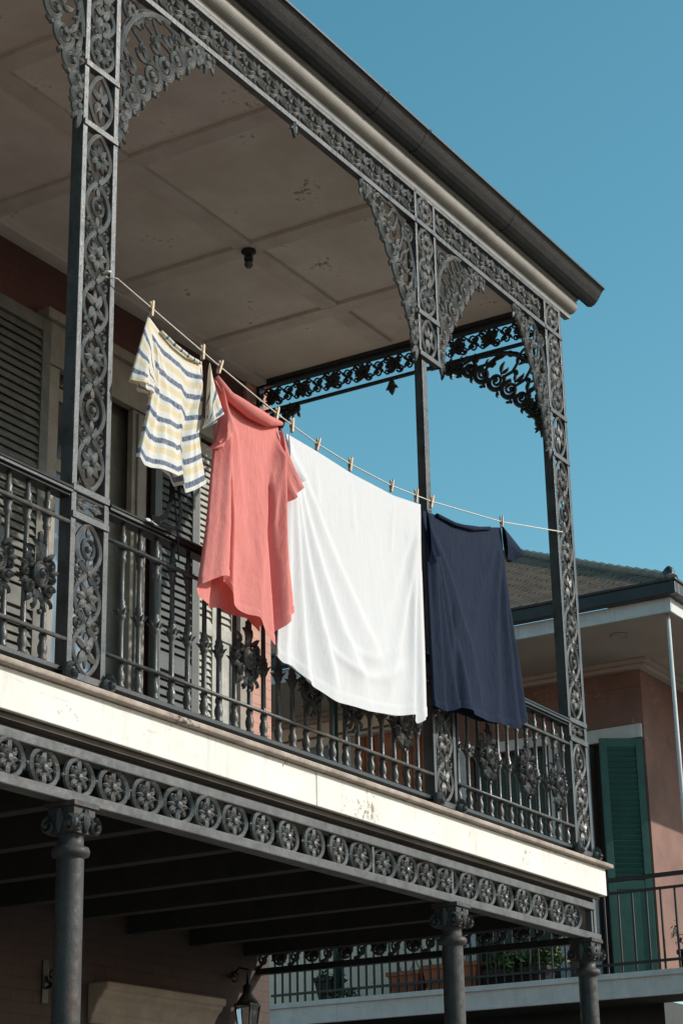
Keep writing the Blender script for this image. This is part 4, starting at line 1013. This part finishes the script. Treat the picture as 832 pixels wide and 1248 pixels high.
def twigs(y0, y1, parent_name, label, n, z0=.42, h=.4, leaves=0, mat='twig', x=13.2, droop=0, lsize=.05, lmat='leaf'):
    t = thing(parent_name, (x, (y0 + y1) / 2, z0), label, 'plant')
    m = MB(); l = MB()
    for k in range(n):
        y = y0 + (y1 - y0) * (k + .5) / n + random.uniform(-.04, .04); p = Vector((x + random.uniform(-.05, .05), y, z0)); d_ = Vector((random.uniform(-.4, .3), random.uniform(-.6, .6), 1)).normalized(); path = [p]
        for q in range(7):
            d_ = (d_ + Vector((random.uniform(-.3, .3), random.uniform(-.4, .4), random.uniform(-.1, .2) - droop * q * .12))).normalized(); path.append(path[-1] + d_ * h / 7)
            for _ in range(leaves):
                c = path[-1] + Vector([random.uniform(-.05, .05) for _ in range(3)]); u = Vector([random.uniform(-1, 1) for _ in range(3)]).normalized(); w_ = u.orthogonal().normalized()
                s_ = lsize * random.uniform(.6, 1.2); nn = u.cross(w_)
                l.add([c - u * s_, c + w_ * s_ * .45 + nn * s_ * .12, c + u * s_, c - w_ * s_ * .45 + nn * s_ * .12], [(0, 1, 2, 3)])
        m.tube(path, [.008 * (1 - .1 * q) for q in range(8)], 5)
    obj('stems', m, mat, t)
    if leaves: obj('foliage', l, lmat, t)
    return t
random.seed(8)
twigs(5.65, 5.95, 'dry_plant', 'bare dry twigs growing from the smaller terracotta trough', 5)
twigs(4.95, 5.45, 'dry_plant', 'dry brown stems growing from the long terracotta trough', 7, .44, .38)
trough(3.98, 4.74, 'low dark planter box holding the leafy green plant', 'black', 'planter', .12)
twigs(4.02, 4.70, 'leafy_plant', 'bushy green plant spilling out of the dark planter box on the balcony', 26, .33, .36, 5, 'leaf_dark', droop=.9)
td = trough(6.76, 7.0, 'square black pot beside the green balcony post', 'black', 'flower pot', .22)
twigs(6.8, 6.96, 'small_plant', 'small dark plant in the square black pot', 4, .42, .16, 3, 'leaf_dark', droop=1.2, lmat='leaf_dark')
twigs(6.40, 6.60, 'small_plant', 'tuft of light green weeds at the balcony edge right of the green post', 5, .20, .14, 3, 'leaf', x=13.04, droop=1, lsize=.035)
tp = thing('flower_pot', (13.25, 2.40, .2), 'dark pot with a drooping plant at the right edge of the balcony', 'flower pot')
m = MB(); m.lathe((13.25, 2.40, 0), [(.07, .2), (.10, .38), (.115, .38), (.115, .42), (.09, .42), (.08, .39)], 14); obj('pot', m, 'black', tp)
twigs(2.30, 2.48, 'drooping_plant', 'dark drooping plant in the pot at the right edge of the balcony', 4, .40, .34, 2, 'leaf_dark', x=13.25, droop=.6, lmat='leaf_dark', lsize=.045)

# ================================================================== CAMERA, LIGHT
yaw, pitch, roll, fpx = 1.02583547, .354574654, -.0195997727, 2392.48587
cy_, sy_, cp_, sp_ = math.cos(yaw), math.sin(yaw), math.cos(pitch), math.sin(pitch)
fw = Vector((sy_ * cp_, cy_ * cp_, sp_)); r0 = Vector((cy_, -sy_, 0)); u0 = r0.cross(fw)
cr, sr_ = math.cos(roll), math.sin(roll); rt = r0 * cr + u0 * sr_; up = u0 * cr - r0 * sr_
cam = bpy.data.cameras.new('camera'); cam.sensor_fit = 'VERTICAL'; cam.sensor_height = 36; cam.lens = fpx / 1248 * 36; cam.clip_end = 1000; cam.clip_start = .1
co = bpy.data.objects.new('camera', cam); COL.objects.link(co)
mw = Matrix((rt, up, -fw)).transposed().to_4x4(); mw.translation = (-6.87224528, -5.58832321, -2.41168353); co.matrix_world = mw
scene.camera = co

sd = Vector((.50, -.85, .53)).normalized()
sun = bpy.data.lights.new('sun', 'SUN'); sun.energy = 4.1; sun.angle = math.radians(.5); sun.color = (1, .945, .87)
so = bpy.data.objects.new('sun', sun); COL.objects.link(so); so.rotation_euler = sd.to_track_quat('Z', 'Y').to_euler(); so.location = (0, -20, 20)
wd_ = bpy.data.worlds.new('World'); scene.world = wd_; wd_.use_nodes = True
nt = wd_.node_tree; bgd = nt.nodes['Background']
sk = nt.nodes.new('ShaderNodeTexSky'); sk.sky_type = 'NISHITA'; sk.sun_disc = False
sk.sun_elevation = math.asin(sd.z); sk.sun_rotation = math.atan2(sd.x, sd.y); sk.air_density = 1.0; sk.dust_density = .6; sk.ozone_density = 1.0
hs = nt.nodes.new('ShaderNodeHueSaturation'); hs.inputs['Hue'].default_value = .460; hs.inputs['Saturation'].default_value = 1.24; hs.inputs['Value'].default_value = 1.24
nt.links.new(sk.outputs[0], hs.inputs['Color']); nt.links.new(hs.outputs[0], bgd.inputs['Color']); bgd.inputs['Strength'].default_value = .125
vs_ = scene.view_settings; vs_.view_transform = 'Standard'; vs_.look = 'None'; vs_.exposure = 0; vs_.gamma = 1; vs_.use_curve_mapping = False
scene.render.engine = 'CYCLES'; scene.cycles.use_denoising = True; scene.cycles.max_bounces = 8; scene.cycles.diffuse_bounces = 5
